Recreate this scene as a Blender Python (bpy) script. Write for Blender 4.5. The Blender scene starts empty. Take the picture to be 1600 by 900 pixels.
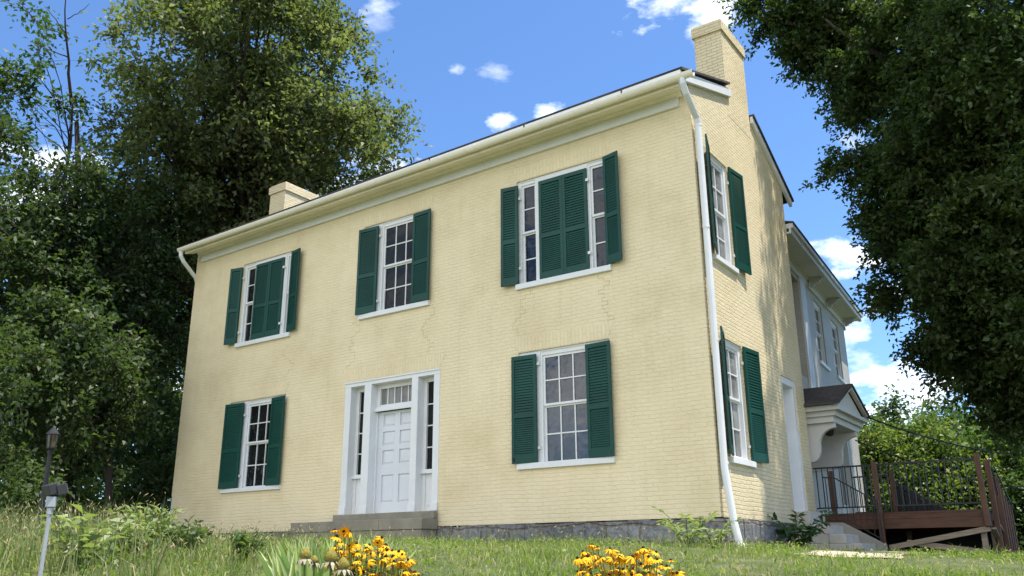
import bpy, math, random
import numpy as np
from mathutils import Vector, Matrix
R = math.radians
random.seed(7)
rng = np.random.default_rng(11)
scene = bpy.context.scene
COL = scene.collection

# ------------------------------------------------------------------ camera
CAM = np.array([4.97043632, -12.54145966, -0.04656019])
RGT = np.array([0.8206562, 0.57139414, -0.0056692])
UPV = np.array([0.17599723, -0.24330957, 0.95384769])
FWD = np.array([-0.54364361, 0.78377879, 0.3002373])
FPX = 1347.42
cam = bpy.data.objects.new('camera', bpy.data.cameras.new('camera'))
COL.objects.link(cam)
M3 = Matrix(((RGT[0], UPV[0], -FWD[0], CAM[0]), (RGT[1], UPV[1], -FWD[1], CAM[1]), (RGT[2], UPV[2], -FWD[2], CAM[2]), (0, 0, 0, 1)))
cam.matrix_world = M3
cam.data.sensor_width = 36
cam.data.lens = FPX / 1600 * 36
cam.data.clip_start = 0.05
cam.data.clip_end = 3000
scene.camera = cam

def ray_dir(px, py):
    d = (px - 800) / FPX * RGT - (py - 450) / FPX * UPV + FWD
    return d / np.linalg.norm(d)

def at(px, py, dist):
    return CAM + ray_dir(px, py) * dist

# ------------------------------------------------------------------ light
SUN_EL, SUN_AZ = 70.0, 69.0          # azimuth clockwise from +Y
SUN_DIR = np.array([math.sin(R(SUN_AZ)) * math.cos(R(SUN_EL)), math.cos(R(SUN_AZ)) * math.cos(R(SUN_EL)), math.sin(R(SUN_EL))])
sl = bpy.data.lights.new('sun', 'SUN')
sl.energy = 3.7
sl.angle = R(0.55)
sl.color = (1.0, 0.94, 0.84)
so = bpy.data.objects.new('sun', sl)
COL.objects.link(so)
so.rotation_euler = Vector(SUN_DIR).to_track_quat('Z', 'Y').to_euler()

world = bpy.data.worlds.new('World')
scene.world = world
world.use_nodes = True
nt = world.node_tree
nt.nodes.clear()

def N(tree, t, **kw):
    n = tree.nodes.new(t)
    for k, v in kw.items():
        if k.startswith('i_'):
            n.inputs[k[2:].replace('_', ' ')].default_value = v
        else:
            setattr(n, k, v)
    return n

def L(tree, a, b):
    tree.links.new(a, b)

def math_node(tree, op, a, b=None, c=None, clamp=False):
    n = tree.nodes.new('ShaderNodeMath')
    n.operation = op
    n.use_clamp = clamp
    for i, x in enumerate((a, b, c)):
        if x is None:
            continue
        if isinstance(x, (int, float)):
            n.inputs[i].default_value = x
        else:
            tree.links.new(x, n.inputs[i])
    return n.outputs[0]

def ramp(tree, fac, stops, interp='LINEAR'):
    n = tree.nodes.new('ShaderNodeValToRGB')
    n.color_ramp.interpolation = interp
    el = n.color_ramp.elements
    while len(el) < len(stops):
        el.new(0.5)
    for e, (p, c) in zip(el, stops):
        e.position = p
        e.color = (c[0], c[1], c[2], 1) if not isinstance(c, (int, float)) else (c, c, c, 1)
    tree.links.new(fac, n.inputs[0])
    return n.outputs[0]

def mixc(tree, fac, a, b, mode='MIX'):
    n = tree.nodes.new('ShaderNodeMix')
    n.data_type = 'RGBA'
    n.blend_type = mode
    for sock, x in ((n.inputs[0], fac), (n.inputs[6], a), (n.inputs[7], b)):
        if isinstance(x, (int, float)):
            sock.default_value = x
        elif isinstance(x, tuple):
            sock.default_value = (x[0], x[1], x[2], 1)
        else:
            tree.links.new(x, sock)
    return n.outputs[2]

SKY_STRENGTH = 0.10
sky = N(nt, 'ShaderNodeTexSky', sky_type='NISHITA', sun_disc=False, sun_elevation=R(SUN_EL), sun_rotation=R(SUN_AZ),
        altitude=200, air_density=1.0, dust_density=0.4, ozone_density=3.0)
tc = N(nt, 'ShaderNodeTexCoord')
sep = N(nt, 'ShaderNodeSeparateXYZ')
L(nt, tc.outputs['Generated'], sep.inputs[0])
# clouds: a broad noise deck added behind the camera as fill for the front wall, plus the small cumulus seen in the view
sc_ = N(nt, 'ShaderNodeVectorMath', operation='MULTIPLY')
L(nt, tc.outputs['Generated'], sc_.inputs[0])
sc_.inputs[1].default_value = (1, 1, 2.2)
n1 = N(nt, 'ShaderNodeTexNoise', i_Scale=3.2, i_Detail=8.0, i_Roughness=0.58)
L(nt, sc_.outputs[0], n1.inputs['Vector'])
n2 = N(nt, 'ShaderNodeTexNoise', i_Scale=17.0, i_Detail=8.0, i_Roughness=0.6)
L(nt, sc_.outputs[0], n2.inputs['Vector'])
back = math_node(nt, 'MULTIPLY_ADD', sep.outputs[1], -1.6, -0.15, True)      # -Y half of the sky
deck = math_node(nt, 'MULTIPLY', ramp(nt, n1.outputs[0], [(0.36, 0.0), (0.52, 1.0)]), back)
cov = deck
CLOUDS = [(1030, 8, 2.6, 0.9), (1120, 12, 2.3, 1.0), (1085, 50, 1.3, 0.7), (714, 108, 0.9, 0.75), (768, 112, 1.6, 0.35), (590, 40, 1.2, 0.28), (782, 192, 1.25, 0.85),
          (862, 174, 1.3, 0.85), (1335, 405, 2.6, 1.3), (1300, 395, 1.8, 1.0), (1375, 450, 2.4, 0.9), (1400, 590, 3.4, 1.25), (1460, 600, 2.5, 1.0), (1335, 520, 1.6, .8), (1350, 560, 2.0, 0.7), (1440, 625, 4.0, 0.9), (1320, 215, 1.6, 0.45),
          (95, 265, 3.6, 1.0), (40, 300, 3.6, 0.9), (200, 600, 6.0, 0.9), (560, 290, 4.0, 0.8), (1365, 640, 3.0, 0.8), (585, 5, 1.2, 0.5), (300, 420, 6.0, 0.8)]
for px, py, rad, amt in CLOUDS:
    d = ray_dir(px, py)
    vm = N(nt, 'ShaderNodeVectorMath', operation='SUBTRACT')
    L(nt, tc.outputs['Generated'], vm.inputs[0])
    vm.inputs[1].default_value = tuple(d)
    st = N(nt, 'ShaderNodeVectorMath', operation='MULTIPLY')
    L(nt, vm.outputs[0], st.inputs[0])
    st.inputs[1].default_value = (1, 1, 1.5)
    ln = N(nt, 'ShaderNodeVectorMath', operation='LENGTH')
    L(nt, st.outputs[0], ln.inputs[0])
    m = math_node(nt, 'MULTIPLY_ADD', ln.outputs['Value'], -1.0 / R(rad * 1.5), 1.0, True)
    m = math_node(nt, 'MULTIPLY_ADD', n2.outputs[0], 4.2, math_node(nt, 'MULTIPLY_ADD', m, 1.7, -2.95))
    m = math_node(nt, 'MULTIPLY', math_node(nt, 'MULTIPLY', m, 0.75, None, True), amt, None, True)
    cov = math_node(nt, 'MAXIMUM', cov, m)
cov = math_node(nt, 'MULTIPLY', cov, math_node(nt, 'MULTIPLY_ADD', sep.outputs[2], 14.0, 0.0, True))
CLOUD_RAD = 1.25
cl_shade = ramp(nt, n2.outputs[0], [(0.35, 0.72), (0.62, 1.0)])
cl_col = mixc(nt, 1.0, cl_shade, (CLOUD_RAD / SKY_STRENGTH * 0.97, CLOUD_RAD / SKY_STRENGTH * 0.985, CLOUD_RAD / SKY_STRENGTH), 'MULTIPLY')
skyc = mixc(nt, 1.0, sky.outputs[0], (0.80, 1.02, 1.25), 'MULTIPLY')
bg = N(nt, 'ShaderNodeBackground')
bg.inputs[1].default_value = SKY_STRENGTH
L(nt, mixc(nt, cov, skyc, cl_col), bg.inputs[0])
wo = N(nt, 'ShaderNodeOutputWorld')
L(nt, bg.outputs[0], wo.inputs[0])

vs = scene.view_settings
vs.view_transform = 'Standard'
vs.look = 'None'
vs.gamma = 1
vs.exposure = 1.0
scene.render.resolution_x, scene.render.resolution_y = 1024, 576
scene.cycles.use_denoising = True
scene.cycles.max_bounces = 8
scene.cycles.transparent_max_bounces = 8

# ------------------------------------------------------------------ helpers
class MB:
    """collects faces, builds one mesh object"""
    def __init__(self):
        self.v, self.f, self.mi = [], [], []
        self.cur = 0
    def face(self, pts):
        b = len(self.v)
        self.v += [tuple(map(float, p)) for p in pts]
        self.f.append(tuple(range(b, b + len(pts))))
        self.mi.append(self.cur)
    def verts_faces(self, vs_, fs_):
        b = len(self.v)
        self.v += [tuple(map(float, p)) for p in vs_]
        for f in fs_:
            self.f.append(tuple(b + i for i in f))
            self.mi.append(self.cur)
    def box(self, x0, x1, y0, y1, z0, z1):
        vs_ = [(x, y, z) for x in (x0, x1) for y in (y0, y1) for z in (z0, z1)]
        self.verts_faces(vs_, [(0, 1, 3, 2), (4, 6, 7, 5), (0, 4, 5, 1), (2, 3, 7, 6), (0, 2, 6, 4), (1, 5, 7, 3)])
        return self
    def hexa(self, a, b):
        """a, b: two quads (4 points each, same winding)"""
        self.verts_faces(list(a) + list(b), [(3, 2, 1, 0), (4, 5, 6, 7), (0, 1, 5, 4), (1, 2, 6, 5), (2, 3, 7, 6), (3, 0, 4, 7)])
        return self
    def prism(self, poly, off):
        n = len(poly)
        a = [np.array(p, float) for p in poly]
        b = [p + np.array(off, float) for p in a]
        self.verts_faces(a + b, [tuple(reversed(range(n))), tuple(range(n, 2 * n))] + [(i, (i + 1) % n, n + (i + 1) % n, n + i) for i in range(n)])
        return self
    def bar(self, p, q, w, h, up=(0, 0, 1)):
        p, q = np.array(p, float), np.array(q, float)
        d = (q - p) / np.linalg.norm(q - p)
        s = np.cross(d, up)
        if np.linalg.norm(s) < 1e-6:
            s = np.cross(d, (0, 1, 0))
        s /= np.linalg.norm(s)
        u_ = np.cross(s, d)
        c = [(-w / 2, -h / 2), (w / 2, -h / 2), (w / 2, h / 2), (-w / 2, h / 2)]
        self.hexa([p + s * a + u_ * b for a, b in c], [q + s * a + u_ * b for a, b in c])
        return self
    def tube(self, pts, rad, seg=10, cap=True):
        pts = [np.array(p, float) for p in pts]
        rad = [rad] * len(pts) if isinstance(rad, (int, float)) else rad
        rings = []
        prev = None
        for i, p in enumerate(pts):
            a = pts[max(i - 1, 0)]
            b = pts[min(i + 1, len(pts) - 1)]
            d = b - a
            d = d / (np.linalg.norm(d) + 1e-9)
            if prev is None:
                prev = np.cross(d, (0.31, 0.17, 0.93))
                if np.linalg.norm(prev) < 0.05:
                    prev = np.cross(d, (1, 0, 0))
            s = prev - d * (prev @ d)
            s /= np.linalg.norm(s)
            prev = s
            t = np.cross(d, s)
            rings.append([p + rad[i] * (math.cos(2 * math.pi * k / seg) * s + math.sin(2 * math.pi * k / seg) * t) for k in range(seg)])
        vs_ = [v for r_ in rings for v in r_]
        fs_ = []
        for i in range(len(rings) - 1):
            for k in range(seg):
                k2 = (k + 1) % seg
                fs_.append((i * seg + k, i * seg + k2, (i + 1) * seg + k2, (i + 1) * seg + k))
        if cap:
            fs_ += [tuple(reversed(range(seg))), tuple((len(rings) - 1) * seg + k for k in range(seg))]
        self.verts_faces(vs_, fs_)
        return self
    def xform(self, fn, start=0):
        self.v[start:] = [tuple(fn(np.array(p))) for p in self.v[start:]]
        return self
    def mesh(self, name, mats, uv=True):
        me = bpy.data.meshes.new(name)
        me.from_pydata(self.v, [], self.f)
        mats = mats if isinstance(mats, (list, tuple)) else [mats]
        for m in mats:
            me.materials.append(m)
        if len(mats) > 1:
            me.polygons.foreach_set('material_index', self.mi)
        if uv:
            lay = me.uv_layers.new(name='UVMap')
            for p in me.polygons:
                n = p.normal
                ax = max(range(3), key=lambda i: abs(n[i]))
                for li in p.loop_indices:
                    c = me.vertices[me.loops[li].vertex_index].co
                    lay.data[li].uv = ((c[1], c[2]), (c[0], c[2]), (c[0], c[1]))[ax]
        me.update()
        return me
    def build(self, name, mats, parent=None, bevel=0, smooth=False, uv=True):
        o = bpy.data.objects.new(name, self.mesh(name, mats, uv))
        COL.objects.link(o)
        if parent:
            o.parent = parent
        if smooth:
            o.data.polygons.foreach_set('use_smooth', [True] * len(o.data.polygons))
        if bevel:
            b = o.modifiers.new('bevel', 'BEVEL')
            b.width = bevel
            b.segments = 2
            b.limit_method = 'ANGLE'
            b.angle_limit = R(40)
        return o

def empty(name, loc=(0, 0, 0)):
    o = bpy.data.objects.new(name, None)
    o.location = loc
    o.empty_display_size = 0.2
    COL.objects.link(o)
    return o

def tag(o, label=None, cat=None, group=None, kind=None):
    if label: o['label'] = label
    if cat: o['category'] = cat
    if group: o['group'] = group
    if kind: o['kind'] = kind
    return o

def shift_mesh(me, off):
    """move the mesh so that its object origin can stand at off"""
    me.transform(Matrix.Translation(-Vector(off)))

# ------------------------------------------------------------------ materials
def new_mat(name):
    m = bpy.data.materials.new(name)
    m.use_nodes = True
    t = m.node_tree
    return m, t, t.nodes['Principled BSDF']

def add_bump(t, bsdf, height, strength=0.4, dist=0.01):
    b = N(t, 'ShaderNodeBump')
    b.inputs['Strength'].default_value = strength
    b.inputs['Distance'].default_value = dist
    L(t, height, b.inputs['Height'])
    L(t, b.outputs[0], bsdf.inputs['Normal'])

def obj_noise(t, scale, detail=4, rough=0.55, coord='Object', stretch=None):
    tc_ = N(t, 'ShaderNodeTexCoord')
    v = tc_.outputs[coord]
    if stretch:
        mp = N(t, 'ShaderNodeVectorMath', operation='MULTIPLY')
        L(t, v, mp.inputs[0])
        mp.inputs[1].default_value = stretch
        v = mp.outputs[0]
    n = N(t, 'ShaderNodeTexNoise', i_Scale=scale, i_Detail=detail, i_Roughness=rough)
    L(t, v, n.inputs['Vector'])
    return n.outputs[0]

def paint(name, col, rough=0.5, var=0.1, nscale=3.0, bump=0.0, bscale=60, dirt=None, dirt_amt=0.3, spec=0.4, metal=0.0, stretch=None):
    m, t, b = new_mat(name)
    f = obj_noise(t, nscale, 5, 0.6, stretch=stretch)
    lo = tuple(c * (1 - var) for c in col)
    hi = tuple(min(1, c * (1 + var)) for c in col)
    c = ramp(t, f, [(0.3, lo), (0.7, hi)])
    if dirt:
        g = obj_noise(t, nscale * 2.7, 7, 0.7)
        c = mixc(t, math_node(t, 'MULTIPLY', ramp(t, g, [(0.5, 0), (0.72, 1)]), dirt_amt), c, dirt)
    L(t, c, b.inputs['Base Color'])
    b.inputs['Roughness'].default_value = rough
    b.inputs['Specular IOR Level'].default_value = spec
    b.inputs['Metallic'].default_value = metal
    if bump:
        add_bump(t, b, obj_noise(t, bscale, 4, 0.6, stretch=stretch), bump, 0.01)
    return m

def brick_mat(name, col, mortar, bw=0.215, rh=0.067, bump=0.65, var=0.08, rot=False, dirty=True):
    m, t, b = new_mat(name)
    uv = N(t, 'ShaderNodeTexCoord').outputs['UV']
    # wobble so that courses are not ruler straight
    nz = N(t, 'ShaderNodeTexNoise', i_Scale=1.7, i_Detail=3.0)
    L(t, uv, nz.inputs['Vector'])
    sub = N(t, 'ShaderNodeVectorMath', operation='SUBTRACT')
    L(t, nz.outputs['Color'], sub.inputs[0])
    sub.inputs[1].default_value = (0.5, 0.5, 0.5)
    scl = N(t, 'ShaderNodeVectorMath', operation='SCALE')
    L(t, sub.outputs[0], scl.inputs[0])
    scl.inputs['Scale'].default_value = 0.05
    nz2 = N(t, 'ShaderNodeTexNoise', i_Scale=14.0, i_Detail=2.0)
    L(t, uv, nz2.inputs['Vector'])
    sub2 = N(t, 'ShaderNodeVectorMath', operation='SUBTRACT')
    L(t, nz2.outputs['Color'], sub2.inputs[0])
    sub2.inputs[1].default_value = (0.5, 0.5, 0.5)
    scl2 = N(t, 'ShaderNodeVectorMath', operation='SCALE')
    L(t, sub2.outputs[0], scl2.inputs[0])
    scl2.inputs['Scale'].default_value = 0.032
    a1 = N(t, 'ShaderNodeVectorMath', operation='ADD')
    L(t, uv, a1.inputs[0]); L(t, scl.outputs[0], a1.inputs[1])
    a2 = N(t, 'ShaderNodeVectorMath', operation='ADD')
    L(t, a1.outputs[0], a2.inputs[0]); L(t, scl2.outputs[0], a2.inputs[1])
    v = a2.outputs[0]
    if rot:
        mp = N(t, 'ShaderNodeMapping')
        mp.inputs['Rotation'].default_value = (0, 0, R(90))
        L(t, v, mp.inputs['Vector'])
        v = mp.outputs[0]
    br = N(t, 'ShaderNodeTexBrick', i_Scale=1.0)
    br.offset = 0.5
    br.inputs['Mortar Size'].default_value = 0.009
    br.inputs['Mortar Smooth'].default_value = 0.7
    br.inputs['Brick Width'].default_value = bw
    br.inputs['Row Height'].default_value = rh
    br.inputs['Bias'].default_value = 0.0
    br.inputs['Color1'].default_value = (*[c * (1 - var) for c in col], 1)
    br.inputs['Color2'].default_value = (*[min(1, c * (1 + var)) for c in col], 1)
    br.inputs['Mortar'].default_value = (*mortar, 1)
    L(t, v, br.inputs['Vector'])
    c = br.outputs['Color']
    big = N(t, 'ShaderNodeTexNoise', i_Scale=0.55, i_Detail=6.0, i_Roughness=0.62)
    L(t, uv, big.inputs['Vector'])
    c = mixc(t, 1.0, c, ramp(t, big.outputs[0], [(0.3, (0.84, 0.81, 0.75)), (0.5, (0.98, 0.98, 0.97)), (0.58, (1, 1, 1)), (0.72, (1.08, 1.09, 1.12))]), 'MULTIPLY')
    if dirty:
        # rain streaks: noise stretched down the wall
        st = N(t, 'ShaderNodeVectorMath', operation='MULTIPLY')
        L(t, uv, st.inputs[0])
        st.inputs[1].default_value = (3.2, 0.35, 1)
        sn = N(t, 'ShaderNodeTexNoise', i_Scale=1.6, i_Detail=6.0, i_Roughness=0.65)
        L(t, st.outputs[0], sn.inputs['Vector'])
        c = mixc(t, math_node(t, 'MULTIPLY', ramp(t, sn.outputs[0], [(0.5, 0), (0.72, 1)]), 0.12), c, (0.46, 0.36, 0.19))
        # small worn chips
        vn = N(t, 'ShaderNodeTexNoise', i_Scale=9.0, i_Detail=8.0, i_Roughness=0.75)
        L(t, uv, vn.inputs['Vector'])
        c = mixc(t, math_node(t, 'MULTIPLY', ramp(t, vn.outputs[0], [(0.66, 0), (0.74, 1)]), 0.28), c, (0.5, 0.4, 0.24))
    L(t, c, b.inputs['Base Color'])
    b.inputs['Roughness'].default_value = 0.62
    b.inputs['Specular IOR Level'].default_value = 0.3
    fine = N(t, 'ShaderNodeTexNoise', i_Scale=38.0, i_Detail=5.0, i_Roughness=0.6)
    L(t, uv, fine.inputs['Vector'])
    # per brick in/out variation
    pb = math_node(t, 'MULTIPLY', ramp(t, br.outputs['Color'], [(0, 0), (1, 1)]), 0.5)
    thick = N(t, 'ShaderNodeTexNoise', i_Scale=2.3, i_Detail=4.0)
    L(t, uv, thick.inputs['Vector'])
    jd = math_node(t, 'MULTIPLY', br.outputs['Fac'], ramp(t, thick.outputs[0], [(0.35, 0.35), (0.65, 1.0)]))     # joints filled by old paint here and there
    h = math_node(t, 'ADD', math_node(t, 'MULTIPLY', jd, -0.9), math_node(t, 'MULTIPLY', fine.outputs[0], 0.6))
    h = math_node(t, 'ADD', h, math_node(t, 'MULTIPLY', pb, 2.0))
    add_bump(t, b, h, bump, 0.016)
    return m

CREAM = (0.81, 0.685, 0.445)
M = {}
M['brick'] = brick_mat('cream_painted_brick', CREAM, (0.80, 0.675, 0.435), var=0.015, bump=0.55)
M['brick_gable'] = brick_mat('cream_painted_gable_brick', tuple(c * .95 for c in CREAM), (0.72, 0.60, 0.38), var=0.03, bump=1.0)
M['arch'] = brick_mat('cream_brick_arch', CREAM, (0.73, 0.60, 0.37), bw=0.27, rh=0.075, rot=True, bump=0.4, var=0.025)
M['wing'] = brick_mat('pale_grey_painted_brick', (0.46, 0.43, 0.385), (0.40, 0.375, 0.335), bump=0.4, var=0.04, dirty=False)
M['white'] = paint('white_trim_paint', (0.74, 0.745, 0.74), 0.42, 0.04, 2.0, 0.08, 30, (0.5, 0.48, 0.42), 0.18)
M['offwhite'] = paint('offwhite_trim_paint', (0.78, 0.73, 0.58), 0.5, 0.05, 2.0, 0.1, 30, (0.45, 0.40, 0.30), 0.25)
M['soffit'] = paint('cream_soffit_paint', (0.84, 0.78, 0.62), 0.55, 0.05, 1.5, 0.1, 30, (0.5, 0.42, 0.27), 0.25)
M['green'] = paint('dark_green_shutter_paint', (0.0035, 0.055, 0.040), 0.5, 0.22, 1.3, 0.05, 40, (0.02, 0.07, 0.06), 0.35, spec=0.35)
M['iron'] = paint('black_iron', (0.012, 0.012, 0.014), 0.45, 0.2, 8.0)
M['steel'] = paint('galvanised_steel', (0.40, 0.41, 0.42), 0.5, 0.1, 10.0, metal=0.3)
M['plastic'] = paint('dark_bronze_housing', (0.035, 0.033, 0.032), 0.45, 0.2, 10.0)
M['lens'] = paint('lamp_lens', (0.10, 0.11, 0.12), 0.1, 0.1, 10.0, spec=0.8)
M['amber'] = paint('amber_glass', (0.10, 0.075, 0.04), 0.3, 0.2, 10.0)
M['deckwood'] = paint('stained_deck_wood', (0.085, 0.036, 0.019), 0.6, 0.35, 3.0, 0.25, 9, stretch=(1, 6, 6))
M['postwood'] = paint('stained_post_wood', (0.085, 0.037, 0.020), 0.6, 0.35, 3.0, 0.25, 9, stretch=(6, 6, 1))
M['greywood'] = paint('weathered_grey_wood', (0.24, 0.19, 0.14), 0.75, 0.3, 4.0, 0.3, 12, stretch=(1, 6, 6))
M['concrete'] = paint('concrete', (0.25, 0.235, 0.20), 0.8, 0.15, 2.5, 0.3, 40, (0.16, 0.15, 0.12), 0.4)
M['block'] = paint('concrete_block', (0.46, 0.43, 0.38), 0.85, 0.12, 4.0, 0.4, 70, (0.16, 0.15, 0.12), 0.35)
M['stonestep'] = paint('limestone_step', (0.27, 0.24, 0.18), 0.75, 0.2, 1.8, 0.35, 22, (0.14, 0.13, 0.11), 0.5)
M['interior'] = paint('dark_interior', (0.02, 0.02, 0.022), 0.8, 0.1, 2)
M['bark'] = paint('grey_brown_bark', (0.042, 0.032, 0.025), 0.85, 0.4, 5.0, 0.8, 14, stretch=(4, 4, 0.8))
M['cable'] = paint('black_cable', (0.01, 0.01, 0.01), 0.6, 0.1, 5)
M['blackmesh'] = paint('black_panel_and_deck_shade', (0.010, 0.011, 0.013), 0.6, 0.2, 8)
M['curtain'] = paint('white_curtain', (0.6, 0.6, 0.58), 0.8, 0.1, 6)

# dark window glass with slight old-glass waviness
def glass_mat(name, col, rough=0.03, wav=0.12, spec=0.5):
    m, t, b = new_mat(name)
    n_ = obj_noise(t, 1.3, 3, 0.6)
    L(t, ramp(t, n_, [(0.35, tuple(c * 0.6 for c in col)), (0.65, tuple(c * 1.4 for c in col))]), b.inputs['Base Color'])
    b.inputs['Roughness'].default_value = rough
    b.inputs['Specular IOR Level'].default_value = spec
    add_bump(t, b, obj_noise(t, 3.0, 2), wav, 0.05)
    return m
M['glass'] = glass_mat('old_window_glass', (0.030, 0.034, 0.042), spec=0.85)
M['glassdark'] = glass_mat('dark_painted_reflection_glass', (0.012, 0.014, 0.014), spec=0.22)  # darker, duller copy: dark tree reflections are put into the glass colour
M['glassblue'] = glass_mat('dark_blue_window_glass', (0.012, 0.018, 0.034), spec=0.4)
M['glasspale'] = glass_mat('window_glass_over_curtain', (0.20, 0.20, 0.19))

# stone rubble foundation
m, t, b = new_mat('grey_rubble_stone')
uv = N(t, 'ShaderNodeTexCoord').outputs['UV']
nz = N(t, 'ShaderNodeTexNoise', i_Scale=3.0, i_Detail=5.0)
L(t, uv, nz.inputs['Vector'])
sb = N(t, 'ShaderNodeVectorMath', operation='SCALE'); L(t, nz.outputs['Color'], sb.inputs[0]); sb.inputs['Scale'].default_value = 0.16
ad = N(t, 'ShaderNodeVectorMath', operation='ADD'); L(t, uv, ad.inputs[0]); L(t, sb.outputs[0], ad.inputs[1])
br = N(t, 'ShaderNodeTexBrick', i_Scale=1.0)
br.offset = 0.43
for k_, v_ in (('Brick Width', 0.62), ('Row Height', 0.27), ('Mortar Size', 0.022), ('Mortar Smooth', 0.6)):
    br.inputs[k_].default_value = v_
br.inputs['Color1'].default_value = (0.20, 0.205, 0.21, 1); br.inputs['Color2'].default_value = (0.36, 0.355, 0.35, 1); br.inputs['Mortar'].default_value = (0.25, 0.20, 0.15, 1)
L(t, ad.outputs[0], br.inputs['Vector'])
rgh = obj_noise(t, 13, 7, 0.75)
L(t, mixc(t, 1.0, br.outputs['Color'], ramp(t, rgh, [(0.32, 0.42), (0.5, 0.9), (0.68, 1.35)]), 'MULTIPLY'), b.inputs['Base Color'])
b.inputs['Roughness'].default_value = 0.85
add_bump(t, b, math_node(t, 'SUBTRACT', math_node(t, 'MULTIPLY', rgh, 2.0), br.outputs['Fac']), 0.9, 0.03)
M['rubble'] = m

# shingles
m, t, b = new_mat('dark_asphalt_shingles')
br = N(t, 'ShaderNodeTexBrick', i_Scale=1.0)
br.inputs['Brick Width'].default_value = 0.3
br.inputs['Row Height'].default_value = 0.13
br.inputs['Mortar Size'].default_value = 0.006
br.inputs['Color1'].default_value = (0.030, 0.026, 0.024, 1)
br.inputs['Color2'].default_value = (0.075, 0.062, 0.055, 1)
br.inputs['Mortar'].default_value = (0.01, 0.01, 0.01, 1)
L(t, N(t, 'ShaderNodeTexCoord').outputs['UV'], br.inputs['Vector'])
L(t, br.outputs['Color'], b.inputs['Base Color'])
b.inputs['Roughness'].default_value = 0.9
add_bump(t, b, br.outputs['Color'], 0.6, 0.01)
M['shingle'] = m

def leaf_mat(name, stops, rough=0.42, trans=0.35, tcol=None, spec=0.45):
    m, t, b = new_mat(name)
    at_ = N(t, 'ShaderNodeAttribute', attribute_name='tint')
    c = ramp(t, at_.outputs['Fac'], stops)
    L(t, c, b.inputs['Base Color'])
    b.inputs['Roughness'].default_value = rough
    b.inputs['Specular IOR Level'].default_value = spec
    tr = N(t, 'ShaderNodeBsdfTranslucent')
    L(t, mixc(t, 1.0, c, tcol or (1.5, 1.7, 0.7), 'MULTIPLY'), tr.inputs[0])
    mx = N(t, 'ShaderNodeMixShader')
    mx.inputs[0].default_value = trans
    L(t, b.outputs[0], mx.inputs[1]); L(t, tr.outputs[0], mx.inputs[2])
    out = [n for n in t.nodes if n.type == 'OUTPUT_MATERIAL'][0]
    L(t, mx.outputs[0], out.inputs[0])
    return m
M['leaf_linden'] = leaf_mat('linden_leaves', [(0, (0.085, 0.108, 0.048)), (0.6, (0.150, 0.175, 0.080)), (1, (0.27, 0.27, 0.14))], rough=0.5, trans=0.45, spec=0.35)
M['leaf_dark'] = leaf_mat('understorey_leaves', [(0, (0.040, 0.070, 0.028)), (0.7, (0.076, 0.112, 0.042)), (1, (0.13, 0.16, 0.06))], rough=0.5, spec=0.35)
M['leaf_oak'] = leaf_mat('oak_leaves', [(0, (0.040, 0.070, 0.026)), (0.7, (0.082, 0.122, 0.042)), (1, (0.15, 0.18, 0.06))], rough=0.48, trans=0.45, spec=0.35)
M['leaf_bright'] = leaf_mat('bright_shrub_leaves', [(0, (0.065, 0.11, 0.024)), (0.6, (0.13, 0.175, 0.042)), (1, (0.28, 0.28, 0.08))], trans=0.42)
M['leaf_mid'] = leaf_mat('mid_green_leaves', [(0, (0.045, 0.09, 0.028)), (0.6, (0.08, 0.13, 0.04)), (1, (0.15, 0.18, 0.06))], trans=0.4)
M['leaf_fern'] = leaf_mat('fern_leaflets', [(0, (0.020, 0.060, 0.020)), (1, (0.06, 0.12, 0.035))], trans=0.3)
M['leaf_weed'] = leaf_mat('weed_leaves', [(0, (0.13, 0.18, 0.06)), (1, (0.34, 0.38, 0.18))], trans=0.35)
M['iris'] = leaf_mat('variegated_iris_leaves', [(0, (0.13, 0.24, 0.05)), (0.45, (0.30, 0.42, 0.10)), (0.7, (0.55, 0.60, 0.24)), (1, (0.85, 0.82, 0.56))], trans=0.4, tcol=(1.2, 1.3, 0.8))
M['grass'] = leaf_mat('lawn_grass_blades', [(0, (0.10, 0.17, 0.03)), (0.5, (0.20, 0.27, 0.055)), (0.8, (0.31, 0.34, 0.10)), (1, (0.52, 0.45, 0.25))], rough=0.5, trans=0.45, tcol=(1.3, 1.4, 0.7))
M['drygrass'] = leaf_mat('tall_dry_grass', [(0, (0.09, 0.14, 0.035)), (0.45, (0.18, 0.23, 0.07)), (0.7, (0.32, 0.30, 0.14)), (1, (0.52, 0.42, 0.24))], rough=0.55, trans=0.35, tcol=(1.2, 1.2, 0.8))
M['petal'] = paint('golden_yellow_petals', (0.84, 0.42, 0.004), 0.6, 0.12, 40, spec=0.2)
M['cone'] = paint('dark_brown_flower_centre', (0.020, 0.008, 0.005), 0.8, 0.3, 60)
M['greencone'] = paint('olive_seed_cone', (0.24, 0.20, 0.03), 0.8, 0.4, 120, 0.8, 150)
M['palepetal'] = paint('faded_white_petals', (0.36, 0.31, 0.22), 0.6, 0.15, 30)
M['stem'] = paint('green_stems', (0.08, 0.12, 0.035), 0.6, 0.25, 20)

# ground
m, t, b = new_mat('earth_and_thatch')
c = ramp(t, obj_noise(t, 2.2, 8, 0.7), [(0.3, (0.050, 0.060, 0.020)), (0.5, (0.085, 0.105, 0.034)), (0.68, (0.16, 0.14, 0.075))])
L(t, c, b.inputs['Base Color'])
b.inputs['Roughness'].default_value = 0.95
add_bump(t, b, obj_noise(t, 30, 6, 0.7), 0.8, 0.03)
M['earth'] = m
M['gravel'] = paint('pale_gravel', (0.42, 0.37, 0.29), 0.9, 0.35, 28, 0.8, 60)
M['flag'] = paint('worn_flagstone', (0.44, 0.37, 0.27), 0.85, 0.22, 3.0, 0.4, 30, (0.2, 0.17, 0.11), 0.5)

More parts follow.
